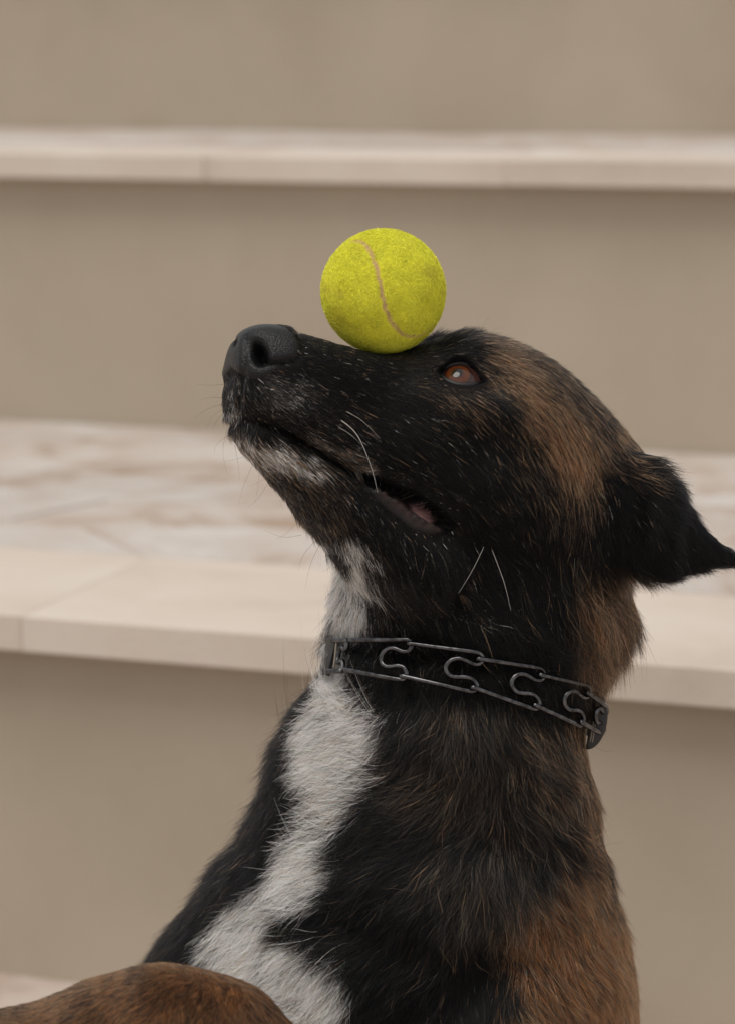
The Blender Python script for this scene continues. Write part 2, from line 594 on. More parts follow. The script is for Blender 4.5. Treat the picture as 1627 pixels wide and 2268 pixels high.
MOUTH = [(508, 928), (560, 932), (620, 950), (690, 990), (750, 1031), (800, 1060), (860, 1088), (930, 1127), (982, 1163)]
EYE_IN, EYE_OUT = (974, 822), (1070, 842)
EYE_UP = [(970, 821), (988, 804), (1008, 794), (1028, 796), (1046, 812), (1062, 831), (1074, 843)]
EYE_LO = [(970, 821), (982, 838), (1003, 849), (1027, 853), (1052, 851), (1074, 843)]
EYE_POLY = EYE_UP + EYE_LO[::-1][1:-1]
NOSE = [(498, 775), (504, 752), (518, 733), (540, 718), (566, 712), (600, 714), (632, 724), (655, 744), (662, 766), (656, 786), (650, 800),
        (625, 808), (606, 816), (592, 828), (576, 838), (560, 836), (546, 830), (532, 826), (518, 818), (504, 806), (498, 790)]
LIPLOW = [(800, 1062), (850, 1085), (900, 1110), (950, 1137), (985, 1163), (978, 1178), (950, 1183), (915, 1172), (880, 1145), (840, 1110), (808, 1080)]

LIPBARE = [(795, 1046), (860, 1063), (920, 1087), (978, 1127), (1010, 1164), (990, 1182), (948, 1184), (912, 1170), (872, 1138), (828, 1096)]
head_m = lambda p: (p[:, 1] < 1330).astype(float)
for step in range(1):
    N = vnormals(me, Vb)
    p, d = side_plan(Vb)
    near = sstep(np.abs(d), 6, 16)
    D = np.zeros(len(Vb))
    D += near * (-5.5 * g(p, (1018, 824), 62, 44, 12) + 4.5 * g(p, (1010, 762), 70, 26, 8) + 3.5 * g(p, (1070, 905), 95, 40, 20))
    D += near * (-3.5 * g(p, (850, 900), 95, 60, 25) - 2.5 * g(p, (900, 830), 50, 30, 0))
    D += near * (4.0 * g(p, (640, 900), 80, 45, 15) + 2.5 * g(p, (760, 990), 80, 26, 35))
    D += near * (2.5 * g(p, (890, 1000), 80, 60, 30) + 4.0 * g(p, (1130, 1130), 130, 90, 45) - 3.0 * g(p, (1060, 1000), 60, 50, 0))
    D += near * (-3.0 * g(p, (1320, 1080), 40, 110, 0) - 3 * g(p, (1110, 850), 30, 55, -35) + 3.0 * g(p, (1190, 880), 70, 90, -35))
    md, mp = poly_dist(p, MOUTH)
    wl_ = 6 + 5 * mp
    hm = (p[:, 1] < 1250)
    D -= hm * sstep(np.abs(d), 3, 9) * np.exp(-(md / wl_) ** 2) * (1.2 + 5.0 * mp ** 1.5) * sstep(mp, .02, .1)
    D += hm * near * 1.8 * np.exp(-((md - 18) / 12) ** 2)
    li = in_poly(p, LIPLOW)
    D += near * sstep(li, -10, 8) * 2.5 * sstep(md, 4, 16)
    D += near * (d > 0) * (3.5 * g(p, (1482, 1160), 22, 80, -8) - 4.0 * g(p, (1432, 1165), 24, 80, -6) + 2.0 * g(p, (1385, 1120), 20, 90, 0))
    # nose pad
    ni = in_poly(p, NOSE)
    D += sstep(ni, -5, 6) * 2.2
    Vb = Vb + N * D[:, None]
# shoulder and neck relief (direct plan positions, near half only)
N = vnormals(me, Vb); p = plan(Vb)
nf = (N[:, 2] < 0.1).astype(float)
D = nf * (7 * g(p, (1020, 1640), 150, 70, 10) - 2.5 * g(p, (1050, 1860), 160, 60, 5) + 5 * g(p, (1080, 2010), 160, 90, 10) - 2.5 * g(p, (800, 2060), 130, 60, 20)
          + 6 * g(p, (700, 1650), 80, 200, 20) - 5 * g(p, (900, 1420), 260, 30, 10))
lg_ = ((Vb[:, 2] < -95) & (p[:, 1] > 2080)).astype(float)
D += lg_ * (1.3 * wav(p, .011, 81) + .4 * wav(p, .03, 82))
Vb = Vb + N * D[:, None]
Vb = smooth_v(Vb, E, 2, 0.4)

# nostrils, alar slit, philtrum: carved after smoothing
N = vnormals(me, Vb); p, d = side_plan(Vb); pn = plan(Vb)
D = -10.0 * np.exp(-(np.maximum(0, np.hypot(((p[:, 0] - 571) - .25 * (p[:, 1] - 778)) / 18.5, (p[:, 1] - 780) / 28.0)) ** 4)) * (d > 3)
ff = np.hypot((pn[:, 0] - 521) / 7.0, (pn[:, 1] - 758) / 13.0)
D -= 1.5 * np.exp(-ff ** 4) * (d < 2)
sd, sp = poly_dist(p, [(578, 796), (600, 805), (628, 803), (652, 797)])
D -= 3.2 * np.exp(-(sd / 5.5) ** 2) * (np.abs(d) > 3) * 1.5 * (1 - 0.5 * sp)
fd, _ = poly_dist(pn, [(545, 745), (541, 800), (535, 850), (528, 905), (522, 930)])
D -= 1.6 * np.exp(-(fd / 5) ** 2) * (pn[:, 0] < 580)
ei = in_poly(p, EYE_POLY)
D -= sstep(ei, -3, 5) * 11.0 * (np.abs(d) > 15)
D += np.exp(-((ei + 9) / 6) ** 2) * 1.5 * (np.abs(d) > 15)
gd, gp = poly_dist(p, [(806, 1062), (860, 1084), (915, 1106), (955, 1130), (982, 1160)])
D -= 6.5 * np.exp(-(gd / 6) ** 2) * (np.abs(d) > 8) * np.sin(np.clip(gp, 0, 1) * 3.1415).clip(0) ** .5
for bx0, by0 in [(838, 1080), (850, 1088), (862, 1100), (874, 1106), (885, 1116), (896, 1122), (880, 1098), (905, 1130), (920, 1140), (935, 1150)]:
    D += 2.0 * g(p, (bx0, by0 + 6), 5) * (np.abs(d) > 8)
Vb = Vb + N * D[:, None]
Vb = smooth_v(Vb, E, 1, 0.3)

me.vertices.foreach_set('co', to_world(Vb).astype(np.float32).ravel()); me.update()
me.shade_smooth()
me.name = 'dog'
print('body verts', len(Vb))

# ------------------------------------------------------------------ dog: coat pattern
TONES = np.array([[0.0032, 0.0031, 0.0035],   # black
                  [0.074, 0.037, 0.019],     # dark brown
                  [0.380, 0.248, 0.152],     # tan
                  [0.305, 0.122, 0.045],     # rufous
                  [0.955, 0.930, 0.895],     # white
                  [0.330, 0.315, 0.305],     # grey
                  [0.125, 0.098, 0.073]])    # grey-brown
# (polygon in plan units, feather, weights black brown tan rufous white grey)
COAT = [
    # greying muzzle, lips, chin
    ([(560, 850), (620, 830), (690, 850), (760, 900), (800, 960), (830, 1040), (760, 1025), (690, 985), (620, 945), (520, 925), (500, 880)], 45, (.82, .03, .01, 0, .02, .09, .03)),
    ([(600, 860), (680, 850), (700, 900), (650, 930), (600, 910)], 35, (.60, .0, .0, 0, .12, .22, .06)),
    ([(495, 868), (506, 868), (512, 905), (520, 925), (500, 925), (490, 900)], 12, (.05, .0, .1, 0, .75, .1)),
    ([(690, 960), (760, 1000), (830, 1040), (820, 1062), (750, 1025), (680, 985)], 14, (.36, .10, .10, 0, .10, .20, .14)),
    ([(510, 955), (560, 985), (640, 1010), (730, 1040), (780, 1080), (790, 1140), (740, 1180), (690, 1150), (640, 1100), (560, 1030)], 35, (.64, .12, .05, 0, .03, .09, .07)),
    ([(535, 975), (600, 990), (690, 1025), (740, 1055), (700, 1065), (630, 1045), (570, 1020)], 22, (.16, .04, .20, 0, .30, .22, .08)),
    # under the eye and the cheek
    ([(950, 860), (1000, 868), (1075, 880), (1090, 925), (1040, 945), (980, 915)], 35, (.70, .16, .14, 0, 0, 0)),
    ([(880, 800), (960, 790), (975, 830), (930, 850)], 25, (.85, .15, .0, 0, 0, 0)),
    # brown forehead and temple
    ([(1075, 735), (1150, 755), (1240, 822), (1320, 890), (1385, 960), (1370, 1010), (1330, 1060), (1315, 1130), (1280, 1150), (1235, 1130), (1205, 1060), (1175, 960), (1140, 890), (1100, 850), (1085, 800)], 38, (.40, .30, .28, .02, 0, 0)),
    ([(1110, 800), (1180, 830), (1260, 930), (1310, 1010), (1300, 1080), (1255, 1080), (1215, 990), (1160, 890)], 40, (.20, .34, .38, .08, 0, 0)),
    ([(1195, 960), (1270, 960), (1310, 1020), (1290, 1050), (1220, 1030)], 35, (.14, .28, .34, .24, 0, 0)),
    ([(1150, 750), (1250, 820), (1330, 890), (1395, 970), (1370, 985), (1300, 920), (1210, 835)], 16, (.55, .33, .08, .04, 0, 0)),
    ([(1360, 930), (1400, 965), (1400, 1000), (1370, 975)], 12, (.3, .3, .1, .3, 0, 0)),
    ([(1120, 960), (1180, 980), (1220, 1080), (1290, 1140), (1270, 1220), (1200, 1140), (1130, 1060)], 45, (.78, .10, .07, 0, 0, .02, .03)),
    # ear base tuft
    ([(1390, 1015), (1450, 1025), (1470, 1075), (1430, 1080), (1395, 1055)], 24, (.55, .25, .15, .05, 0, 0)),
    # nape and ruff
    ([(1290, 1290), (1400, 1285), (1450, 1330), (1420, 1450), (1400, 1570), (1320, 1530), (1275, 1480), (1270, 1380)], 34, (.40, .42, .10, .06, 0, 0, .02)),
    ([(1330, 1340), (1400, 1350), (1380, 1500), (1310, 1490)], 34, (.24, .46, .18, .08, 0, 0, .04)),
    # throat blaze
    ([(760, 1200), (800, 1222), (845, 1280), (835, 1310), (800, 1330), (790, 1390), (775, 1420), (700, 1420), (720, 1350), (742, 1290), (765, 1250)], 16, (.06, .0, .08, 0, .80, .06)),
    ([(690, 1340), (722, 1360), (712, 1420), (680, 1400)], 8, (.8, .2, 0, 0, 0, 0)),
    ([(800, 1240), (860, 1290), (900, 1360), (880, 1420), (810, 1410), (800, 1340)], 26, (.80, .0, .02, 0, .07, .09, .02)),
    # chest blaze
    ([(722, 1430), (750, 1440), (765, 1520), (790, 1560), (822, 1600), (842, 1660), (822, 1730), (780, 1790), (738, 1830), (712, 1880), (712, 1945), (680, 2005), (620, 2040), (590, 2055), (600, 2095), (650, 2110), (715, 2140), (755, 2190), (760, 2240), (735, 2300), (640, 2330), (540, 2250), (440, 2120), (440, 2080), (494, 2034), (568, 1965), (618, 1885), (672, 1805), (668, 1740), (650, 1680), (652, 1610), (672, 1560), (690, 1520), (718, 1480)], 13, (.02, .0, .05, 0, .89, .04)),
    # grizzled neck and shoulder
    ([(860, 1690), (960, 1600), (1060, 1570), (1200, 1600), (1280, 1660), (1300, 1800), (1250, 1880), (1100, 1860), (960, 1830), (850, 1790)], 70, (.70, .11, .01, .0, 0, .02, .16)),
    ([(960, 1590), (1080, 1580), (1150, 1630), (1080, 1680), (970, 1660)], 40, (.60, .12, .03, 0, 0, .05, .20)),
    ([(880, 1730), (1000, 1720), (1150, 1760), (1100, 1810), (960, 1810), (860, 1780)], 35, (.58, .17, .03, .0, 0, .01, .21)),
    ([(940, 1930), (1100, 1900), (1260, 1930), (1300, 2010), (1180, 2080), (1040, 2080), (960, 2020)], 60, (.64, .11, .02, .0, 0, .02, .21)),
    ([(1150, 1620), (1280, 1640), (1290, 1800), (1230, 1830), (1170, 1740)], 40, (.54, .20, .09, .02, 0, 0, .15)),
    # rufous edge and shoulder
    ([(1270, 1590), (1330, 1620), (1345, 1900), (1310, 1900), (1285, 1760)], 22, (.36, .34, .07, .23, 0, 0)),
    ([(1240, 1990), (1330, 1920), (1420, 2080), (1430, 2330), (1100, 2400), (1160, 2220), (1120, 2090)], 60, (.14, .26, .10, .42, 0, 0, .08)),
    ([(1340, 2080), (1430, 2100), (1430, 2330), (1300, 2330)], 50, (.12, .30, .06, .48, 0, 0, .04)),
    # near foreleg
]
LEG = [(-400, 2330), (0, 2225), (150, 2187), (300, 2147), (400, 2135), (470, 2142), (540, 2170), (600, 2220), (640, 2268), (760, 2420), (760, 2600), (-400, 2700)]

def coat(V, p, jitter=0.0):
    """tone weights for points V at plan positions p"""
    n = len(V)
    W = np.tile(np.array([.935, .016, .008, 0, .008, .019, .014]), (n, 1))
    ear = sstep(p[:, 0], 1330, 1400) * (p[:, 1] < 1290)
    W[:, 0] += ear * .03; W[:, 1:] *= (1 - .8 * ear)[:, None]
    low = sstep(p[:, 1], 1480, 1560)
    W[:, 4:6] *= (1 - .75 * low)[:, None]
    q = p + np.c_[wav(p, .06, 1), wav(p, .06, 2)] * 7 + np.c_[wav(p * [.25, 1], .16, 71), wav(p, .2, 72)] * [10, 4] * sstep(p[:, 1], 1400, 1520)[:, None]
    if jitter:
        q = q + rng.normal(0, jitter, (n, 2))
    leg = (V[:, 2] < -95) & (p[:, 1] > 2080)
    for poly, fe, wt in COAT:
        m = np.zeros(n)
        pa = np.array(poly, float); lo = pa.min(0) - fe - 1; hi = pa.max(0) + fe + 1
        bx_ = ((q > lo) & (q < hi)).all(1)
        m[bx_] = sstep(in_poly(q[bx_], poly), -fe, fe * .6)
        m = m * (1 + .25 * wav(p, .09, 5)).clip(0.3, 1)
        m[leg] = 0
        m = m.clip(0, 1)[:, None]
        W = W * (1 - m) + np.array(tuple(wt) + (0.0,) * (7 - len(wt))) * m
    a = sstep(wav(p, .03, 9), -.8, 1.0)[:, None]
    lw = np.array([.30, .42, .0, .28, 0, 0, .0]) * (1 - a) + np.array([.16, .40, .02, .42, 0, 0, .0]) * a
    W[leg] = lw[leg]
    return W

# ------------------------------------------------------------------ dog: fur direction, length, lift
FLOW = [  # plan x, y, direction x, y, length mm, lift
    (560, 735, 1, .2, 4, .12), (700, 752, 1, .2, 4.5, .12), (800, 790, 1, .15, 5, .12), (880, 800, 1, .0, 6, .14), (950, 760, .9, -.25, 9, .25), (1010, 735, .9, -.2, 12, .35), (1070, 740, .92, .2, 11, .25),
    (1150, 775, .85, .5, 10, .14), (1230, 840, .72, .68, 10, .14), (1320, 915, .62, .78, 11, .16), (1390, 985, .55, .83, 12, .2),
    (1140, 850, .70, .71, 9, .14), (1200, 930, .55, .83, 10, .15), (1250, 1000, .38, .92, 12, .16), (1280, 1090, .2, .98, 13, .16), (1260, 1180, .15, .98, 15, .18),
    (960, 860, .80, .55, 7, .14), (1030, 880, .75, .65, 8, .14), (1080, 870, .7, .7, 8, .14), (930, 830, .95, .2, 6, .12), (1100, 930, .6, .8, 9, .14),
    (620, 850, .95, .25, 5, .14), (560, 880, .5, .8, 5, .2), (520, 900, -.2, 1, 6, .3), (700, 880, .92, .4, 6, .14), (650, 920, .7, .7, 7, .2), (760, 950, .85, .52, 7, .14), (850, 900, .93, .37, 7, .12), (850, 1000, .8, .6, 8, .14),
    (930, 960, .82, .57, 8, .13), (1000, 1040, .72, .7, 10, .14), (940, 1070, .75, .66, 9, .14), (1080, 1080, .55, .83, 12, .15), (1150, 1000, .5, .86, 11, .15), (1160, 1140, .35, .93, 14, .16), (1050, 1160, .5, .86, 13, .16),
    (850, 1062, .92, .4, 5, .08), (920, 1090, .88, .5, 5, .08), (978, 1132, .8, .62, 6, .1), (870, 1155, .6, .8, 8, .12), (940, 1198, .6, .8, 9, .12),
    (520, 965, .1, 1, 6, .3), (570, 1005, .75, .65, 7, .2), (650, 1040, .75, .65, 8, .2), (620, 1070, .5, .85, 9, .5), (740, 1080, .68, .72, 9, .18), (690, 1140, .3, .93, 10, .6), (800, 1130, .5, .86, 10, .18), (860, 1180, .3, .95, 11, .18), (745, 1205, .0, 1, 14, .55), (940, 1220, .3, .95, 13, .18), (1000, 1220, .35, .93, 14, .18),
    (780, 1260, -.15, 1, 18, .3), (745, 1300, -.5, .86, 18, .6), (715, 1365, -.9, .35, 30, .95), (770, 1340, -.75, .66, 22, .35), (830, 1290, .05, 1, 20, .3), (850, 1370, -.35, .93, 22, .35), (900, 1290, .45, .9, 20, .22), (900, 1370, .25, .95, 24, .28), (980, 1350, .55, .83, 24, .25), (1080, 1290, .5, .86, 22, .2), (1100, 1380, .8, .6, 26, .3), (1200, 1300, .25, .97, 22, .2), (1190, 1400, .6, .8, 28, .28), (1280, 1250, .2, .97, 22, .22),
    (1330, 1320, .5, .86, 28, .35), (1380, 1330, .9, .45, 32, .5), (1400, 1400, .75, .66, 30, .5), (1330, 1420, .45, .9, 34, .35), (1380, 1480, .35, .93, 32, .45), (1300, 1490, .3, .95, 28, .3), (1340, 1560, .15, 1, 18, .25),
    (730, 1460, -.7, .7, 12, .35), (900, 1470, .3, .95, 16, .4), (1000, 1490, -.3, .95, 15, .4), (1100, 1500, .5, .86, 16, .4), (1250, 1560, .2, .98, 17, .3),
    (780, 1530, -.9, .35, 22, .3), (700, 1560, -.92, .3, 26, .45), (640, 1640, -.9, .4, 28, .65), (730, 1650, -.95, .22, 30, .25), (820, 1600, -.92, .35, 30, .25), (860, 1560, -.8, .6, 26, .25), (840, 1700, -.95, .3, 32, .25), (940, 1620, -.6, .8, 26, .28), (1030, 1590, -.1, 1, 24, .35), (1060, 1660, .1, 1, 24, .35), (1150, 1640, .5, .86, 26, .35), (1220, 1690, .75, .66, 28, .3), (1290, 1700, .35, .94, 24, .2), (1310, 1800, .3, .95, 22, .25),
    (600, 1760, -.8, .6, 28, .65), (700, 1780, -.93, .35, 32, .25), (800, 1790, -.92, .4, 30, .22), (950, 1740, -.85, .4, 28, .25), (1060, 1760, -.3, .9, 26, .35), (1160, 1790, .45, .88, 26, .35), (1260, 1830, .85, .5, 28, .4), (1320, 1870, .8, .5, 26, .45), (900, 1830, -.9, .4, 30, .22), (1050, 1850, -.5, .86, 28, .25), (1150, 1880, .25, .97, 26, .25),
    (520, 1880, -.72, .7, 26, .6), (620, 1900, -.85, .52, 30, .22), (700, 1920, -.93, .35, 30, .2), (800, 1920, -.9, .45, 30, .2), (900, 1930, -.82, .57, 30, .22), (1000, 1950, -.55, .83, 28, .25), (1090, 1940, 0, 1, 26, .28), (1200, 1960, .4, .92, 24, .22), (1300, 1960, .5, .86, 22, .3), (1350, 2000, .5, .86, 20, .4),
    (420, 2010, -.7, .72, 24, .5), (340, 2110, -.65, .76, 22, .5), (500, 2030, -.85, .5, 28, .2), (600, 2000, -.92, .4, 30, .2), (480, 2110, -.9, .35, 28, .2), (600, 2090, -.9, .4, 26, .2), (700, 2060, -.88, .47, 28, .2), (820, 2050, -.85, .52, 28, .2), (700, 2180, -.75, .66, 26, .18), (850, 2160, -.5, .86, 26, .22), (950, 2100, -.4, .92, 26, .22), (1080, 2080, .05, 1, 24, .2), (1060, 2220, -.1, 1, 22, .2), (1180, 2100, .4, .92, 20, .18), (1200, 2240, .35, .94, 18, .18), (1320, 2100, .5, .86, 16, .22), (1340, 2240, .35, .94, 14, .2), (1400, 2200, .4, .9, 14, .3), (760, 2260, -.6, .8, 24, .2), (900, 2300, -.3, .95, 24, .22),
    # ear
    (1380, 1030, .85, .5, 10, .2), (1430, 1030, .95, .2, 16, .4), (1460, 1060, .92, .38, 16, .4), (1500, 1110, .85, .5, 14, .3), (1420, 1120, .6, .8, 10, .15), (1360, 1100, .25, .97, 12, .15), (1500, 1180, .75, .66, 9, .12), (1450, 1230, .6, .8, 10, .15), (1570, 1190, .85, .5, 8, .15), (1620, 1230, .92, .35, 7, .15), (1500, 1270, .7, .7, 9, .3), (1400, 1270, .45, .9, 14, .25), (1340, 1200, .3, .95, 16, .2), (1350, 1270, .5, .86, 22, .3),
]
LEGFLOW = [(-100, 2250, -.75, .66, 7, .12), (100, 2230, -.6, .8, 7, .12), (250, 2200, -.5, .86, 7, .12), (400, 2170, -.42, .9, 7, .12), (520, 2190, -.25, .97, 7, .13), (600, 2250, .0, 1, 7, .14), (400, 2260, -.35, .94, 7, .12), (650, 2400, .1, 1, 7, .14)]

def flow_at(p, table):
    T = np.array(table)
    out = np.empty((len(p), 4))
    for i in range(0, len(p), 40000):
        q = p[i:i + 40000]
        d2 = ((q[:, None, :] - T[None, :, :2]) ** 2).sum(2) + 60.0
        w = d2 ** -1.6
        w /= w.sum(1, keepdims=True)
        out[i:i + 40000] = w @ T[:, 2:]
    return out

COLLAR_LINE = [(650, 1430), (740, 1445), (830, 1455), (1000, 1482), (1150, 1530), (1260, 1565), (1350, 1610)]

def bare_mask(V, p, d):
    """1 where there is no fur: nose, eye rims, lips"""
    b = sstep(in_poly(p, NOSE), -3, 3)
    b = np.maximum(b, (np.abs(d) > 14) * sstep(in_poly(p, EYE_POLY), -12, -5))
    b = np.maximum(b, (np.abs(d) > 5) * sstep(in_poly(p, LIPBARE), -6, 4))
    md, mp = poly_dist(p, MOUTH)
    b = np.maximum(b, (np.abs(d) > 3) * (1 - sstep(md, 3, 7)) * sstep(mp, .08, .25))
    return b

# vertex colours of the skin under the fur
N = vnormals(me, Vb)
p_m, d_m = side_plan(Vb)
p_d = plan(Vb)
hd = p_d[:, 1] < 1190
p_use = np.where(hd[:, None], p_m, p_d)
Wv = coat(Vb, p_use)
colv = (Wv @ TONES) * (0.5 + .4 * Wv[:, 4:5])
sk = lambda c: np.array(c)[None, :]
bm_ = bare_mask(Vb, p_m, d_m) * hd
nose_m = sstep(in_poly(p_m, NOSE), -5, 2) * hd
lip_m = sstep(in_poly(p_m, LIPLOW), -8, 6) * (np.abs(d_m) > 5)
colv = colv * (1 - bm_[:, None]) + sk((.010, .009, .010)) * bm_[:, None]
colv = colv * (1 - nose_m[:, None]) + sk((.0035, .0037, .005)) * nose_m[:, None]
lipc = sk((.030, .017, .016)) * (.7 + .3 * wav(p_m, .25, 21))[:, None]
colv = colv * (1 - lip_m[:, None]) + lipc * lip_m[:, None]
lipe = in_poly(p_m, LIPBARE)
rimk = (np.exp(-((lipe - 2) / 6) ** 2) * (np.abs(d_m) > 5))[:, None]
colv = colv * (1 - rimk) + sk((.003, .0025, .0025)) * rimk
pk = sstep(in_poly(p_m, [(908, 1117), (928, 1122), (952, 1141), (962, 1154), (950, 1155), (930, 1143), (912, 1128)]), -3, 3) * (np.abs(d_m) > 5)
colv = colv * (1 - pk[:, None]) + sk((.30, .165, .16)) * pk[:, None]
md_, mp_ = poly_dist(p_m, MOUTH)
gd_, gp_ = poly_dist(p_m, [(806, 1062), (860, 1084), (915, 1106), (955, 1130), (982, 1160)])
dk = np.maximum(np.exp(-(md_ / 4.5) ** 2) * sstep(mp_, .03, .15) * (mp_ < .62), np.exp(-(gd_ / 5) ** 2)) * hd * (np.abs(d_m) > 3)
colv = colv * (1 - dk[:, None]) + sk((.004, .003, .003)) * dk[:, None]
nsd = np.hypot(((p_m[:, 0] - 572) - .25 * (p_m[:, 1] - 780)) / 15.0, (p_m[:, 1] - 780) / 24.0)
nm = np.exp(-nsd ** 6) * (d_m > 2) * hd
sd2, sp2 = poly_dist(p_m, [(576, 800), (600, 807), (628, 805), (652, 798)])
nm = np.maximum(nm, np.exp(-(sd2 / 3.5) ** 2) * hd * (np.abs(d_m) > 3) * .9)
ff2 = np.hypot((p_d[:, 0] - 521) / 6.0, (p_d[:, 1] - 758) / 12.0)
nm = np.maximum(nm, np.exp(-ff2 ** 4) * .8 * (d_m < 2) * hd)
colv = colv * (1 - nm[:, None]) + .0008 * nm[:, None]  # shade inside the nostrils and alar slit, painted into the skin colour
att = me.attributes.new('coat', 'FLOAT_COLOR', 'POINT')
att.data.foreach_set('color', np.c_[colv, np.ones(len(colv))].astype(np.float32).ravel())
att = me.attributes.new('wet', 'FLOAT', 'POINT')
att.data.foreach_set('value', np.clip((nose_m * .60 + lip_m * .55 + pk) * (1 - nm), 0, 1).astype(np.float32))

m_body, n_, l_, b_ = mat('dog_skin')
an = n_.new('ShaderNodeAttribute'); an.attribute_name = 'coat'
aw = n_.new('ShaderNodeAttribute'); aw.attribute_name = 'wet'
l_.new(an.outputs['Color'], b_.inputs['Base Color'])
ms_ = n_.new('ShaderNodeMapRange'); ms_.inputs['To Min'].default_value = .06; ms_.inputs['To Max'].default_value = .5
mr = n_.new('ShaderNodeMapRange')
mr.inputs['To Min'].default_value = 0.85; mr.inputs['To Max'].default_value = 0.05
l_.new(aw.outputs['Fac'], mr.inputs['Value']); l_.new(mr.outputs[0], b_.inputs['Roughness'])
l_.new(aw.outputs['Fac'], ms_.inputs['Value']); l_.new(ms_.outputs[0], b_.inputs['Specular IOR Level'])
tc_ = n_.new('ShaderNodeTexCoord')
vo = n_.new('ShaderNodeTexVoronoi'); vo.inputs['Scale'].default_value = 1100
l_.new(tc_.outputs['Object'], vo.inputs['Vector'])
bump(n_, l_, vo.outputs['Distance'], b_, 0.5, 0.0006)
dog = link('dog', me, [m_body])
tag(dog, 'black and brown dog with white chest balancing a tennis ball on its snout', 'dog')

# ------------------------------------------------------------------ dog: fur
def hair_material(name, rough=0.34, rootdark=0.88):
    m = bpy.data.materials.new(name); m.use_nodes = True
    n, l = m.node_tree.nodes, m.node_tree.links
    n.clear()
    out = n.new('ShaderNodeOutputMaterial')
    h = n.new('ShaderNodeBsdfHairPrincipled')
    h.model = 'CHIANG'
    h.parametrization = 'COLOR'
    a = n.new('ShaderNodeAttribute'); a.attribute_name = 'hair_color'
    hi = n.new('ShaderNodeHairInfo')
    r = n.new('ShaderNodeMapRange')
    r.inputs['From Max'].default_value = 0.6
    r.inputs['To Min'].default_value = rootdark; r.inputs['To Max'].default_value = 1.0
    l.new(hi.outputs['Intercept'], r.inputs['Value'])
    mx = n.new('ShaderNodeVectorMath'); mx.operation = 'SCALE'
    l.new(a.outputs['Color'], mx.inputs[0]); l.new(r.outputs[0], mx.inputs['Scale'])
    l.new(mx.outputs[0], h.inputs['Color'])
    h.inputs['Roughness'].default_value = rough
    h.inputs['IOR'].default_value = 1.27
    h.inputs['Radial Roughness'].default_value = 0.55
    h.inputs['Random Roughness'].default_value = 0.3
    # pale, medulla-filled guard hairs scatter diffusely instead of letting light through
    df = n.new('ShaderNodeBsdfDiffuse'); l.new(mx.outputs[0], df.inputs['Color'])
    bw = n.new('ShaderNodeRGBToBW'); l.new(a.outputs['Color'], bw.inputs[0])
    rr_ = n.new('ShaderNodeMapRange'); rr_.inputs['From Min'].default_value = .05; rr_.inputs['From Max'].default_value = .5
    rr_.inputs['To Max'].default_value = .8
    l.new(bw.outputs[0], rr_.inputs['Value'])
    ms = n.new('ShaderNodeMixShader')
    l.new(rr_.outputs[0], ms.inputs[0]); l.new(h.outputs[0], ms.inputs[1]); l.new(df.outputs[0], ms.inputs[2])
    l.new(ms.outputs[0], out.inputs['Surface'])
    return m

def make_curves(name, pts, rad, col, material, parent):
    """pts (n,k,3) world metres, rad (n,k) metres, col (n,3)"""
    n, k, _ = pts.shape
    cu = bpy.data.hair_curves.new(name)
    cu.add_curves([k] * n)
    cu.attributes['position'].data.foreach_set('vector', pts.astype(np.float32).ravel())
    ra = cu.attributes.get('radius') or cu.attributes.new('radius', 'FLOAT', 'POINT')
    ra.data.foreach_set('value', rad.astype(np.float32).ravel())
    ca = cu.attributes.new('hair_color', 'FLOAT_COLOR', 'CURVE')
    ca.data.foreach_set('color', np.c_[col, np.ones(n)].astype(np.float32).ravel())
    return link(name, cu, [material], parent)

def tri_arrays(me):
    me.calc_loop_triangles()
    t = np.empty(len(me.loop_triangles) * 3, np.int32); me.loop_triangles.foreach_get('vertices', t)
    return t.reshape(-1, 3)

TRI = tri_arrays(me)
ta, tb, tc = Vb[TRI[:, 0]], Vb[TRI[:, 1]], Vb[TRI[:, 2]]
area = 0.5 * np.linalg.norm(np.cross(tb - ta, tc - ta), axis=1)
cen = (ta + tb + tc) / 3
cp = plan(cen)
fn = N[TRI].mean(1)
view = -(cen + np.array([0, 0, D0])); view /= np.linalg.norm(view, axis=1, keepdims=True)
facing = (fn * view).sum(1)
dens = np.where(cp[:, 1] < 1250, 3.1, 2.2)
dens = np.where((cp[:, 1] < 1250) & (cp[:, 0] < 900), 3.6, dens)
dens = dens * np.where(facing > -.25, 1.0, 0.22)
outside = (cp[:, 0] < -60) | (cp[:, 0] > 1700) | (cp[:, 1] > 2360)
dens = np.where(outside, 0.12, dens)
lam = area * dens
NH = int(lam.sum())
ti = rng.choice(len(TRI), NH, p=lam / lam.sum())
r1, r2 = np.sqrt(rng.random(NH)), rng.random(NH)
ba, bb, bc_ = (1 - r1)[:, None], (r1 * (1 - r2))[:, None], (r1 * r2)[:, None]
root = ta[ti] * ba + tb[ti] * bb + tc[ti] * bc_
nor = N[TRI[ti, 0]] * ba + N[TRI[ti, 1]] * bb + N[TRI[ti, 2]] * bc_
nor /= np.linalg.norm(nor, axis=1, keepdims=True)
pm, dm = side_plan(root)
pd = plan(root)
hdm = pd[:, 1] < 1190
pu = np.where(hdm[:, None], pm, pd)
keep = ~((bare_mask(root, pm, dm) * hdm) > rng.random(NH) * .8 + .1)
root, nor, pm, dm, pu, hdm = (x[keep] for x in (root, nor, pm, dm, pu, hdm))
NH = len(root)
print('hairs', NH)
fl = flow_at(pu, FLOW)
legm = (root[:, 2] < -95) & (pu[:, 1] > 2080)
fl[legm] = flow_at(pu[legm], LEGFLOW)
dirv = np.c_[fl[:, 0], -fl[:, 1], np.zeros(NH)]
ang = rng.normal(0, .10, NH) + .22 * wav(pu, .035, 31) * sstep(pu[:, 1], 1150, 1450)
ca, sa = np.cos(ang), np.sin(ang)
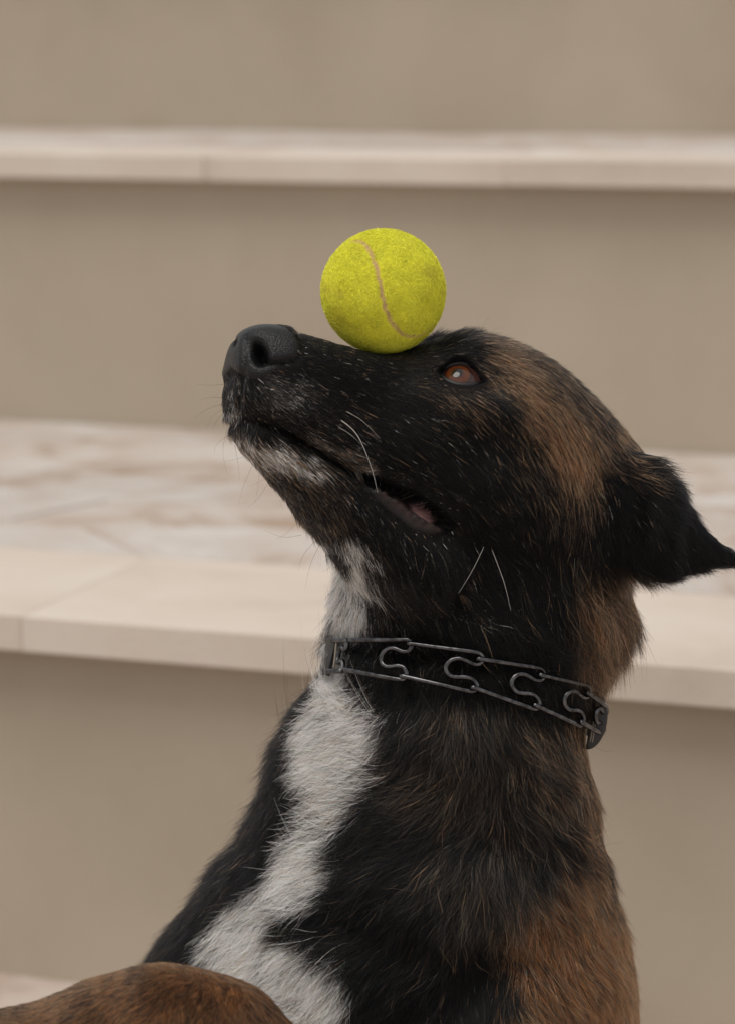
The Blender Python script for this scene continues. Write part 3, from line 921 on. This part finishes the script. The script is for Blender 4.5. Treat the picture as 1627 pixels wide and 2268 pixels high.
dirv = np.c_[dirv[:, 0] * ca - dirv[:, 1] * sa, dirv[:, 0] * sa + dirv[:, 1] * ca, dirv[:, 2]]
tan = dirv - (dirv * nor).sum(1, keepdims=True) * nor
tn = np.linalg.norm(tan, axis=1, keepdims=True)
down = np.array([0.0, -1, 0]) - nor * (-nor[:, 1:2])
tan = np.where(tn > .25, tan, down + tan)
tan /= np.linalg.norm(tan, axis=1, keepdims=True) + 1e-6
side = np.cross(nor, tan)
length = fl[:, 2] * (1 - .12 * sstep(pu[:, 1], 1300, 1500)) * rng.uniform(.6, 1.15, NH)
length *= np.where(rng.random(NH) < .03, 1.3, 1.0)
cd, _ = poly_dist(pd[keep], COLLAR_LINE)
length *= .8 + .2 * sstep(cd, 25, 75)
length *= .3 + .7 * sstep(-in_poly(pu, LIPBARE), 8, 45)
length *= .45 + .55 * sstep(-in_poly(pu, EYE_POLY), 8, 40)
lift = fl[:, 3] * rng.uniform(.6, 1.4, NH)
# clumps
cell = np.where(length < 13, 2.2, 4.2)
key = np.floor((root + rng.normal(0, .5, root.shape)) / cell[:, None]).astype(np.int64)
hk = key[:, 0] * 73856093 ^ key[:, 1] * 19349663 ^ key[:, 2] * 83492791
_, inv, cnt = np.unique(hk, return_inverse=True, return_counts=True)
cr = np.stack([np.bincount(inv, root[:, k]) / cnt for k in range(3)], 1)[inv]
cl_ = (np.bincount(inv, length) / cnt)[inv]
crnd = np.random.default_rng(3).normal(0, 1, (len(cnt), 3))[inv]
K = 6
s_ = np.linspace(0, 1, K)[None, :, None]
L_ = length[:, None, None]
curl = rng.normal(0, 1, (NH, 1, 1)); curl2 = rng.normal(0, 1, (NH, 1, 1))
longk = sstep(length, 10, 26)[:, None, None]
pts = (root[:, None, :] + L_ * (s_ * tan[:, None, :] * (1 - .25 * lift[:, None, None] * s_) + nor[:, None, :] * lift[:, None, None] * (s_ - .45 * s_ ** 2) * .95)
       + side[:, None, :] * L_ * (.07 + .05 * longk) * (curl * s_ ** 2 + .5 * curl2 * np.sin(s_ * 5) * longk)
       + (crnd[:, None, :] * .06 * L_) * s_ ** 2)
pull = (cr - root)[:, None, :]
pts = pts + pull * (.55 * s_ ** 1.3)
mid_px = (fl[:, :2] / (np.linalg.norm(fl[:, :2], axis=1, keepdims=True) + 1e-6)) * (length * 4.07 * .5)[:, None]
wts = coat(root, pu + mid_px, 5.0)
cum = np.cumsum(wts, 1); cum /= cum[:, -1:]
ck = np.floor(root / np.where(length < 10, .6, np.where(length < 14, .9, 1.7))[:, None]).astype(np.int64)
ck = (ck[:, 0] * 73856093 ^ ck[:, 1] * 19349663 ^ ck[:, 2] * 83492791)
_, ci = np.unique(ck, return_inverse=True)
uu = np.where(rng.random(NH) < .6, np.random.default_rng(11).random(ci.max() + 1)[ci], rng.random(NH))
tone = (uu[:, None] > cum).sum(1).clip(0, 6)
hcol = TONES[tone] * rng.lognormal(0, .28, NH)[:, None]
stray = (tone >= 4) & (tone <= 5) & (wts[:, 4] < .2)
hcol[stray] *= rng.uniform(.35, 1.0, stray.sum())[:, None]
pts[stray] = pts[stray][:, :1] + (pts[stray] - pts[stray][:, :1]) * rng.uniform(.35, .8, stray.sum())[:, None, None]
hcol = hcol * (1 + rng.normal(0, .05, (NH, 3)))
hcol = np.clip(hcol, .0025, .96)
rad0 = np.where(length < 14, .072, .076)
rad0 = rad0 * np.where(tone >= 2, 1.12, 1.0)
prof = np.array([1, 1, .92, .75, .5, .15])[None, :]
M_FUR = hair_material('dog_fur')
fur = make_curves('fur', to_world(pts), rad0[:, None] * prof * 1e-3, hcol, M_FUR, dog)
tag(fur, kind='stuff')

# ------------------------------------------------------------------ eyes
def surf_ring(sign):
    m = (in_poly(p_m, EYE_POLY) > -12) & (in_poly(p_m, EYE_POLY) < -3) & (np.sign(d_m) == sign) & (np.abs(d_m) > 15) & hd
    return Vb[m].mean(0), N[m].mean(0)

def ray_sphere(px, py, c, r):
    o = np.array([0, 0, -D0]); dirn = P(px, py, 0) - o; dirn /= np.linalg.norm(dirn)
    oc = o - c; b = oc @ dirn; q = oc @ oc - r * r
    h = b * b - q
    if h < 0:
        t = -b
        pt = o + dirn * t
        return c + (pt - c) / np.linalg.norm(pt - c) * r
    return o + dirn * (-b - math.sqrt(h))

def eye_material():
    m, n, l, b = mat('dog_eye')
    tc = n.new('ShaderNodeTexCoord')
    nv_ = n.new('ShaderNodeVectorMath'); nv_.operation = 'NORMALIZE'; l.new(tc.outputs['Object'], nv_.inputs[0])
    sep = n.new('ShaderNodeSeparateXYZ'); l.new(nv_.outputs[0], sep.inputs[0])
    # angle from the gaze axis
    ac = n.new('ShaderNodeMath'); ac.operation = 'ARCCOSINE'
    dv = n.new('ShaderNodeMath'); dv.operation = 'MINIMUM'; dv.inputs[1].default_value = 1.0
    l.new(sep.outputs['Z'], dv.inputs[0]); l.new(dv.outputs[0], ac.inputs[0])
    fib = noise(n, l, 900, 3, .6, tc.outputs['Object'])
    r = ramp(n, [(0.0, (.004, .003, .003)), (.20, (.003, .002, .002)), (.235, (.07, .018, .005)), (.40, (.135, .034, .007)), (.53, (.09, .022, .006)), (.575, (.010, .005, .004)), (.64, (.05, .018, .015)), (1.0, (.10, .045, .040))])
    l.new(ac.outputs[0], r.inputs['Fac'])
    mx = n.new('ShaderNodeMixRGB'); mx.blend_type = 'MULTIPLY'; mx.inputs[0].default_value = .5
    l.new(r.outputs['Color'], mx.inputs[1]); l.new(fib.outputs['Color'], mx.inputs[2])
    l.new(mx.outputs[0], b.inputs['Base Color'])
    b.inputs['Roughness'].default_value = 0.5
    b.inputs['Specular IOR Level'].default_value = 0.1
    b.inputs['Coat Weight'].default_value = 1.0
    b.inputs['Coat Roughness'].default_value = 0.015
    b.inputs['Coat IOR'].default_value = 1.5
    return m

M_EYE = eye_material()
M_LID, n_, l_, b_ = mat('eyelid_skin')
b_.inputs['Base Color'].default_value = (.008, .007, .007, 1); b_.inputs['Roughness'].default_value = .5
ER = 12.5

def wire(name, pts, rad, material, parent, seg=8, closed=False):
    """round wire mesh through 3-D points (world metres)"""
    pts = np.asarray(pts, float); n = len(pts)
    rad = np.full(n, rad) if np.isscalar(rad) else np.asarray(rad)
    if closed:
        T = np.roll(pts, -1, 0) - np.roll(pts, 1, 0)
    else:
        T = np.gradient(pts, axis=0)
    T /= np.linalg.norm(T, axis=1, keepdims=True) + 1e-12
    u = np.cross(T[0], [0.3, 0.2, 0.93]); u /= np.linalg.norm(u)
    V, Fc = [], []
    for i in range(n):
        u = u - T[i] * (u @ T[i]); u /= np.linalg.norm(u)
        v = np.cross(T[i], u)
        for k in range(seg):
            a = 2 * math.pi * k / seg
            V.append(pts[i] + rad[i] * (math.cos(a) * u + math.sin(a) * v))
    for i in range(n if closed else n - 1):
        i2 = (i + 1) % n
        for k in range(seg):
            k2 = (k + 1) % seg
            Fc.append((i * seg + k, i * seg + k2, i2 * seg + k2, i2 * seg + k))
    if not closed:
        Fc.append(tuple(reversed(range(seg)))); Fc.append(tuple((n - 1) * seg + k for k in range(seg)))
    return link(name, mesh_from(name, V, Fc), [material], parent)

def smooth_path(pts, per=6, closed=False):
    pts = np.asarray(pts, float); n = len(pts)
    out = []
    for i in range(n if closed else n - 1):
        if closed:
            q = [pts[(i - 1) % n], pts[i], pts[(i + 1) % n], pts[(i + 2) % n]]
        else:
            q = [pts[max(i - 1, 0)], pts[i], pts[i + 1], pts[min(i + 2, n - 1)]]
        for k in range(per):
            t = k / per
            out.append(.5 * (2 * q[1] + (-q[0] + q[2]) * t + (2 * q[0] - 5 * q[1] + 4 * q[2] - q[3]) * t * t + (-q[0] + 3 * q[1] - 3 * q[2] + q[3]) * t ** 3))
    if not closed: out.append(pts[-1])
    return np.array(out)

Q, Nq = surf_ring(1)
Nq /= np.linalg.norm(Nq)
ec = Q - Nq * (ER - 2.6)
gaze = ray_sphere(1012, 826, ec, ER) - ec
gaze /= np.linalg.norm(gaze)
lid = np.array([ray_sphere(x, y, ec, ER + .5) for x, y in EYE_POLY])
tear = [ray_sphere(x, y, ec, ER + 1.2) for x, y in ((956, 817), (966, 820), (976, 823))]
for sgn in (1, -1):
    fix = (lambda a: np.asarray(a)) if sgn == 1 else (lambda a: mirror_pt(np.atleast_2d(a)))
    c_w = to_world(fix(ec).reshape(-1, 3)[0]); g_w = to_world(fix(ec + gaze * ER).reshape(-1, 3)[0]) - c_w
    bm = bmesh.new(); bmesh.ops.create_uvsphere(bm, u_segments=40, v_segments=28, radius=ER * .001)
    # corneal bulge around the gaze axis (+Z)
    for v in bm.verts:
        a = math.acos(max(-1, min(1, v.co.z / (ER * .001))))
        if a < .6: v.co *= 1 + .045 * (1 - (a / .6) ** 2) ** 2
    em = bpy.data.meshes.new('eye'); bm.to_mesh(em); bm.free(); em.shade_smooth()
    eye = link('eye', em, [M_EYE], dog)
    eye.location = c_w
    eye.rotation_euler = Vector(g_w).to_track_quat('Z', 'Y').to_euler()
    lp = to_world(fix(smooth_path(lid, 6, True)).reshape(-1, 3))
    wire('eyelid', lp, .0014, M_LID, dog, 10, True)

# ------------------------------------------------------------------ whiskers
WH = [  # plan points, depth of root, white?, thickness
    ([(752, 928), (790, 962), (820, 1030), (836, 1092)], 1, .16), ([(765, 910), (802, 932), (842, 972)], 1, .08), ([(748, 945), (776, 962), (800, 985)], 1, .07),
    ([(1072, 1208), (1047, 1260), (1014, 1316)], 1, .11), ([(1087, 1214), (1115, 1290), (1130, 1352)], 1, .12),
    ([(502, 850), (468, 853), (436, 851)], 0, .09), ([(500, 882), (470, 880), (442, 886)], 0, .08), ([(500, 893), (462, 905), (428, 928)], 0, .09), ([(500, 902), (472, 922), (456, 954)], 0, .08), ([(498, 912), (478, 935), (470, 960)], 0, .07),
    ([(505, 940), (494, 1000), (505, 1056)], 0, .08), ([(512, 958), (480, 985), (474, 1010)], 0, .07), ([(520, 985), (528, 1030), (531, 1068)], 0, .08), ([(545, 1010), (520, 1018), (500, 1022)], 0, .07), ([(560, 1030), (540, 1075), (528, 1120)], 0, .07), ([(598, 1062), (575, 1100), (546, 1128)], 0, .08), ([(592, 1058), (560, 1075), (548, 1080)], 0, .06), ([(600, 1070), (620, 1110), (628, 1132)], 0, .06), ([(575, 1045), (570, 1085), (566, 1110)], 0, .06),
    ([(668, 1185), (628, 1190), (584, 1174)], 0, .08), ([(700, 1196), (672, 1230), (660, 1266)], 0, .09), ([(710, 1203), (688, 1250), (675, 1308)], 0, .09), ([(655, 1160), (630, 1185), (610, 1195)], 0, .06),
    ([(1062, 735), (1072, 715), (1084, 697)], 0, .07), ([(1080, 740), (1098, 728), (1112, 724)], 0, .06), ([(1318, 1655), (1340, 1665), (1370, 1662)], 0, .06), ([(1325, 1880), (1350, 1870), (1378, 1868)], 0, .06),
]
bpy.context.view_layer.update()
BV = BVHTree.FromObject(dog, bpy.context.evaluated_depsgraph_get())
def hit(px, py):
    o = Vector(CAM_P); tgt = Vector(to_world(P(px, py, 0)))
    loc, nrm, idx, dist = BV.ray_cast(o, (tgt - o).normalized())
    return (None, None) if loc is None else (np.array(loc), np.array(nrm))
def depth_of(wp):
    return float((wp - CAM_P) @ F_AX * 1000 - D0)

wp_, wr_, wc_ = [], [], []
for line, white, th in WH:
    l0 = smooth_path(np.array(line, float), 5)
    h0, n0 = hit(*l0[0])
    if h0 is None:
        h0, _, _, _ = BV.find_nearest(Vector(to_world(P(*l0[0], -40))))
        h0 = np.array(h0)
    w0 = depth_of(h0)
    pth = []
    for i, q in enumerate(l0):
        f = i / (len(l0) - 1)
        hq, _ = hit(*q)
        w = w0 - 14 * f
        if hq is not None: w = min(w, depth_of(hq) - 1.0 - 8 * f * (1 - f))
        pth.append(P(q[0], q[1], w if i else w0 + 1))
    pth = smooth_path(np.array(pth), 2)
    idx = np.linspace(0, len(pth) - 1, 12).round().astype(int)
    wp_.append(to_world(pth[idx])); wr_.append(np.linspace(th, th * .2, 12) * 1.0e-3); wc_.append((.75, .72, .68) if white else (.02, .015, .012))
tag(make_curves('whiskers', np.array(wp_), np.array(wr_), np.array(wc_), hair_material('whisker_hair', .3, 1.0), dog), kind='stuff')

# ------------------------------------------------------------------ tennis ball
BR = 32.4
b_c = P(848.5, 645, -47)
quat = np.array([-0.09742639, 0.0573907, -0.6941299, 0.71091356])
w_, x_, y_, z_ = quat
RQ = np.array([[1 - 2 * (y_ * y_ + z_ * z_), 2 * (x_ * y_ - z_ * w_), 2 * (x_ * z_ + y_ * w_)], [2 * (x_ * y_ + z_ * w_), 1 - 2 * (x_ * x_ + z_ * z_), 2 * (y_ * z_ - x_ * w_)], [2 * (x_ * z_ - y_ * w_), 2 * (y_ * z_ + x_ * w_), 1 - 2 * (x_ * x_ + y_ * y_)]])
tt = np.linspace(0, 2 * np.pi, 600, endpoint=False)
sb = .2538; sa_ = 1 - sb
SC = np.c_[sa_ * np.cos(tt) + sb * np.cos(3 * tt), sa_ * np.sin(tt) - sb * np.sin(3 * tt), 2 * math.sqrt(sa_ * sb) * np.sin(2 * tt)]
SC = (SC / np.linalg.norm(SC, axis=1, keepdims=True)) @ RQ.T
SC[:, 2] *= -1                     # towards the viewer is negative depth
bm = bmesh.new(); bmesh.ops.create_icosphere(bm, subdivisions=6, radius=1.0)
BVV = np.array([v.co for v in bm.verts])
def seam_dist(U):
    out = np.empty(len(U))
    for i in range(0, len(U), 8000):
        out[i:i + 8000] = np.arccos(np.clip((U[i:i + 8000] @ SC.T).max(1), -1, 1)) * BR
    return out
sdv = seam_dist(BVV) + .35 * wav(BVV[:, :2] * 100, .35, 41)
rr = BR + .12 * wav(BVV[:, [0, 1]] * 100, .12, 42) - 1.3 * np.exp(-(sdv / 1.3) ** 2)
WV = to_world(b_c + BVV * rr[:, None])
for v, q in zip(bm.verts, WV): v.co = q
bme = bpy.data.meshes.new('tennis_ball'); bm.to_mesh(bme); bm.free(); bme.shade_smooth()
at_ = bme.attributes.new('seam', 'FLOAT', 'POINT'); at_.data.foreach_set('value', np.exp(-(sdv / 1.2) ** 4).astype(np.float32))
m_felt, n_, l_, b_ = mat('tennis_felt')
tc_ = n_.new('ShaderNodeTexCoord')
a1 = noise(n_, l_, 70, 6, .65, tc_.outputs['Object'])
r1_ = ramp(n_, [(.33, (.60, .58, .03)), (.6, (.68, .66, .04))])
l_.new(a1.outputs['Fac'], r1_.inputs['Fac'])
sa1 = n_.new('ShaderNodeAttribute'); sa1.attribute_name = 'seam'
mx = n_.new('ShaderNodeMixRGB'); mx.inputs[2].default_value = (.52, .34, .19, 1)
l_.new(sa1.outputs['Fac'], mx.inputs[0]); l_.new(r1_.outputs['Color'], mx.inputs[1]); l_.new(mx.outputs[0], b_.inputs['Base Color'])
b_.inputs['Roughness'].default_value = .95
b_.inputs['Specular IOR Level'].default_value = .15
bump(n_, l_, noise(n_, l_, 500, 4, .7, tc_.outputs['Object']).outputs['Fac'], b_, .6, .001)
ball = link('tennis_ball', bme, [m_felt])
tag(ball, 'fuzzy yellow tennis ball resting on the dog\'s snout', 'ball')
NB = 64000
U = rng.normal(size=(NB, 3)); U /= np.linalg.norm(U, axis=1, keepdims=True)
sdh = seam_dist(U) + .35 * wav(U[:, :2] * 100, .35, 41)
U = U[sdh > 1.65]; NB = len(U)
fdir = np.cross(U, np.c_[wav(U[:, :2] * 100, .05, 51), wav(U[:, 1:] * 100, .05, 52), np.ones(NB) * .4]) + rng.normal(0, .55, (NB, 3))
fdir -= (fdir * U).sum(1, keepdims=True) * U
fdir /= np.linalg.norm(fdir, axis=1, keepdims=True)
LB = rng.uniform(1.2, 3.0, NB)
s5 = np.linspace(0, 1, 5)[None, :, None]
lf = rng.uniform(.2, .85, (NB, 1, 1))
sd5 = np.cross(U, fdir)
bp = b_c + (U * (BR - .2))[:, None, :] + LB[:, None, None] * (fdir[:, None, :] * s5 * .9 + U[:, None, :] * lf * (s5 - .6 * s5 ** 2) + sd5[:, None, :] * rng.normal(0, .3, (NB, 1, 1)) * s5 ** 2)
dirt = sstep(wav(U[:, :2] * 100, .045, 61) + .5 * wav(U[:, 1:] * 100, .11, 62), .2, 1.6)[:, None]
bcol = np.array([.80, .80, .085]) * (1 - dirt) + np.array([.72, .68, .085]) * dirt
bcol = bcol * rng.lognormal(0, .16, NB)[:, None]
M_FUZZ = bpy.data.materials.new('tennis_fuzz'); M_FUZZ.use_nodes = True
n_, l_ = M_FUZZ.node_tree.nodes, M_FUZZ.node_tree.links
b_ = n_['Principled BSDF']; a_ = n_.new('ShaderNodeAttribute'); a_.attribute_name = 'hair_color'
l_.new(a_.outputs['Color'], b_.inputs['Base Color']); b_.inputs['Roughness'].default_value = .9; b_.inputs['Specular IOR Level'].default_value = .1
fz = make_curves('felt_fuzz', to_world(bp), np.full((NB, 5), .00006) * np.array([1, 1, 1, .9, .5]), bcol, M_FUZZ, ball)
tag(fz, kind='stuff')

# ------------------------------------------------------------------ chain collar
M_STEEL, n_, l_, b_ = mat('blackened_steel')
b_.inputs['Metallic'].default_value = 1.0; b_.inputs['Roughness'].default_value = .24
tc_ = n_.new('ShaderNodeTexCoord')
cr_ = ramp(n_, [(.35, (.05, .049, .052)), (.65, (.15, .15, .158))])
l_.new(noise(n_, l_, 260, 5, .6, tc_.outputs['Object']).outputs['Fac'], cr_.inputs['Fac']); l_.new(cr_.outputs['Color'], b_.inputs['Base Color'])
M_STRAP, n_, l_, b_ = mat('black_leather')
b_.inputs['Base Color'].default_value = (.012, .012, .013, 1); b_.inputs['Roughness'].default_value = .5
M_THREAD, n_, l_, b_ = mat('pale_thread')
b_.inputs['Base Color'].default_value = (.30, .25, .20, 1); b_.inputs['Roughness'].default_value = .8

eA, eB = P(718, 1452, 16), P(1340, 1608, 16)
CC = (eA + eB) / 2
A_ = np.linalg.norm(eA - eB) / 2 - 1.0
e1 = (eB - eA) / np.linalg.norm(eB - eA)
e2 = NLAT - (NLAT @ e1) * e1; e2 /= np.linalg.norm(e2)
e3 = np.cross(e1, e2)
B_ = 63.0
def on_ring(px, py, lift):
    """point on the collar's oval for a plan position, near half"""
    o = np.array([0, 0, -D0]) - CC
    dr = P(px, py, 0) - np.array([0, 0, -D0]); dr /= np.linalg.norm(dr)
    a, b = A_ + lift, B_ + lift
    ox, oy, dx, dy = (o @ e1) / a, (o @ e2) / b, (dr @ e1) / a, (dr @ e2) / b
    qa, qb, qc = dx * dx + dy * dy, ox * dx + oy * dy, ox * ox + oy * oy - 1
    h = qb * qb - qa * qc
    t = (-qb - math.sqrt(max(h, 0))) / qa
    return np.array([0, 0, -D0]) + dr * t
def ring_pt(th, z, lift):
    return CC + e1 * math.cos(th) * (A_ + lift) + e2 * math.sin(th) * (B_ + lift) + e3 * z

LINK_PATH = [(.0, .0, -7), (-.005, .0, 0), (.01, .0, 3.4), (.06, .0, 3.6), (.3, .0, 3.0), (.6, .0, 2.6), (.88, .0, 2.2), (.97, .02, 1.8), (1.02, .10, 1.4), (1.02, .2, 1.2), (.97, .29, 1.2), (.89, .30, 1.4), (.80, .25, 1.6), (.71, .22, 1.8), (.62, .28, 1.8), (.565, .40, 1.8), (.555, .54, 1.8), (.59, .66, 1.8), (.66, .72, 1.8), (.75, .70, 1.6), (.84, .665, 1.4), (.93, .69, 1.2), (.985, .79, 1.2), (.985, .90, 1.4), (.94, .985, 1.8), (.86, 1.0, 2.2), (.6, 1.0, 2.6), (.3, 1.0, 3.0), (.06, 1.0, 3.6), (.01, 1.0, 3.4), (-.005, 1.0, 0), (.0, 1.0, -7)]
LINKS = [((275, 290), (540, 286), (252, 418), (520, 466)), ((528, 303), (848, 345), (496, 444), (826, 520)), ((830, 370), (1115, 412), (806, 494), (1098, 598)),
         ((1102, 440), (1318, 488), (1078, 572), (1288, 670)), ((1308, 516), (1392, 580), (1280, 646), (1378, 702)), ((196, 288), (262, 292), (176, 425), (240, 425))]
collar = bpy.data.objects.new('chain_collar', None); COL.objects.link(collar)
collar.location = to_world(CC)
tag(collar, 'dark steel wire link chain collar around the dog\'s neck', 'collar')
def to_local(wp): return wp - np.array(collar.location)
zr = lambda x, y: (635.5 + x * .5078, 1271.1 + y * .5078)
for li, (tl, tr, bl, br) in enumerate(LINKS):
    pth = []
    for q, r, lf_ in LINK_PATH:
        top = np.array(tl) + (np.array(tr) - np.array(tl)) * q
        bot = np.array(bl) + (np.array(br) - np.array(bl)) * q
        xy = top + (bot - top) * r
        pth.append(on_ring(*zr(*xy), lf_ - .2))
    wire('link', to_local(to_world(smooth_path(pth, 4))), .00138, M_STEEL, collar, 9)
# far side links, spaced around the oval
for k in range(4):
    t0 = -2.75 + k * .52; t1 = t0 + .50
    pth = [ring_pt(t0 + (t1 - t0) * q, 11 - 22 * r, lf_ + 1) for q, r, lf_ in LINK_PATH]
    wire('link', to_local(to_world(smooth_path(pth, 4))), .00125, M_STEEL, collar, 9)
# leather strap pieces at both ends
def strap(t0, t1, z0, z1, lift, thick):
    n = 14
    V, Fc = [], []
    for i in range(n + 1):
        t = t0 + (t1 - t0) * i / n
        for z, l2 in ((z0, lift), (z1, lift), (z1, lift + thick), (z0, lift + thick)):
            V.append(to_local(to_world(ring_pt(t, z, l2))))
    for i in range(n):
        for k in range(4):
            k2 = (k + 1) % 4
            Fc.append((i * 4 + k, i * 4 + k2, (i + 1) * 4 + k2, (i + 1) * 4 + k))
    Fc.append((0, 1, 2, 3)); Fc.append((n * 4 + 3, n * 4 + 2, n * 4 + 1, n * 4))
    return link('strap', mesh_from('strap', V, Fc, False), [M_STRAP], collar)
strap(math.radians(-14), math.radians(-50), -8, 6, 0.0, 2.0)
# rounded keeper plate at the nape, with a pale stitched edge
def d_plate():
    up = P(1330, 1530, 10) - P(1308, 1655, 10); hgt = np.linalg.norm(up); up /= hgt
    rt = np.array([1.0, 0, 0]) - up[0] * up; rt /= np.linalg.norm(rt)
    dp = np.cross(rt, up)
    base = P(1308, 1596, -6)
    n = 18
    prof_ = [(0.0, -.5)] + [(math.cos(-math.pi / 2 + math.pi * i / n), .5 * math.sin(-math.pi / 2 + math.pi * i / n)) for i in range(n + 1)] + [(0.0, .5)]
    V, Fc = [], []
    rows = [(-3.0, .86), (-2.2, 1.0), (2.2, 1.0), (3.0, .86)]
    for dz, k in rows:
        for a, b in prof_:
            V.append(to_local(to_world(base + rt * (a * 8.5 * k) + up * (b * hgt * k) + dp * dz)))
    m = len(prof_)
    for r in range(3):
        for i in range(m):
            j = (i + 1) % m
            Fc.append((r * m + i, r * m + j, (r + 1) * m + j, (r + 1) * m + i))
    Fc.append(tuple(reversed(range(m)))); Fc.append(tuple(3 * m + i for i in range(m)))
    link('keeper_plate', mesh_from('keeper_plate', V, Fc), [M_STRAP], collar)
    for off in (1.2, 2.4):
        st = [base + rt * off + up * (t * hgt) + (-dp * 3.2 if dp[2] > 0 else dp * 3.2) for t in np.linspace(-.36, .40, 8)]
        wire('stitching', to_local(to_world(np.array(st))), .0003, M_THREAD, collar, 6)
d_plate()
rod = [on_ring(*zr(*q), 2.4) for q in ((216, 300), (212, 340), (208, 380), (204, 416))]
wire('rod', to_local(to_world(np.array(rod))), .0006, M_THREAD, collar, 6)
strap(math.radians(194), math.radians(160), -10, 10, 0.2, 1.6)
print('done')
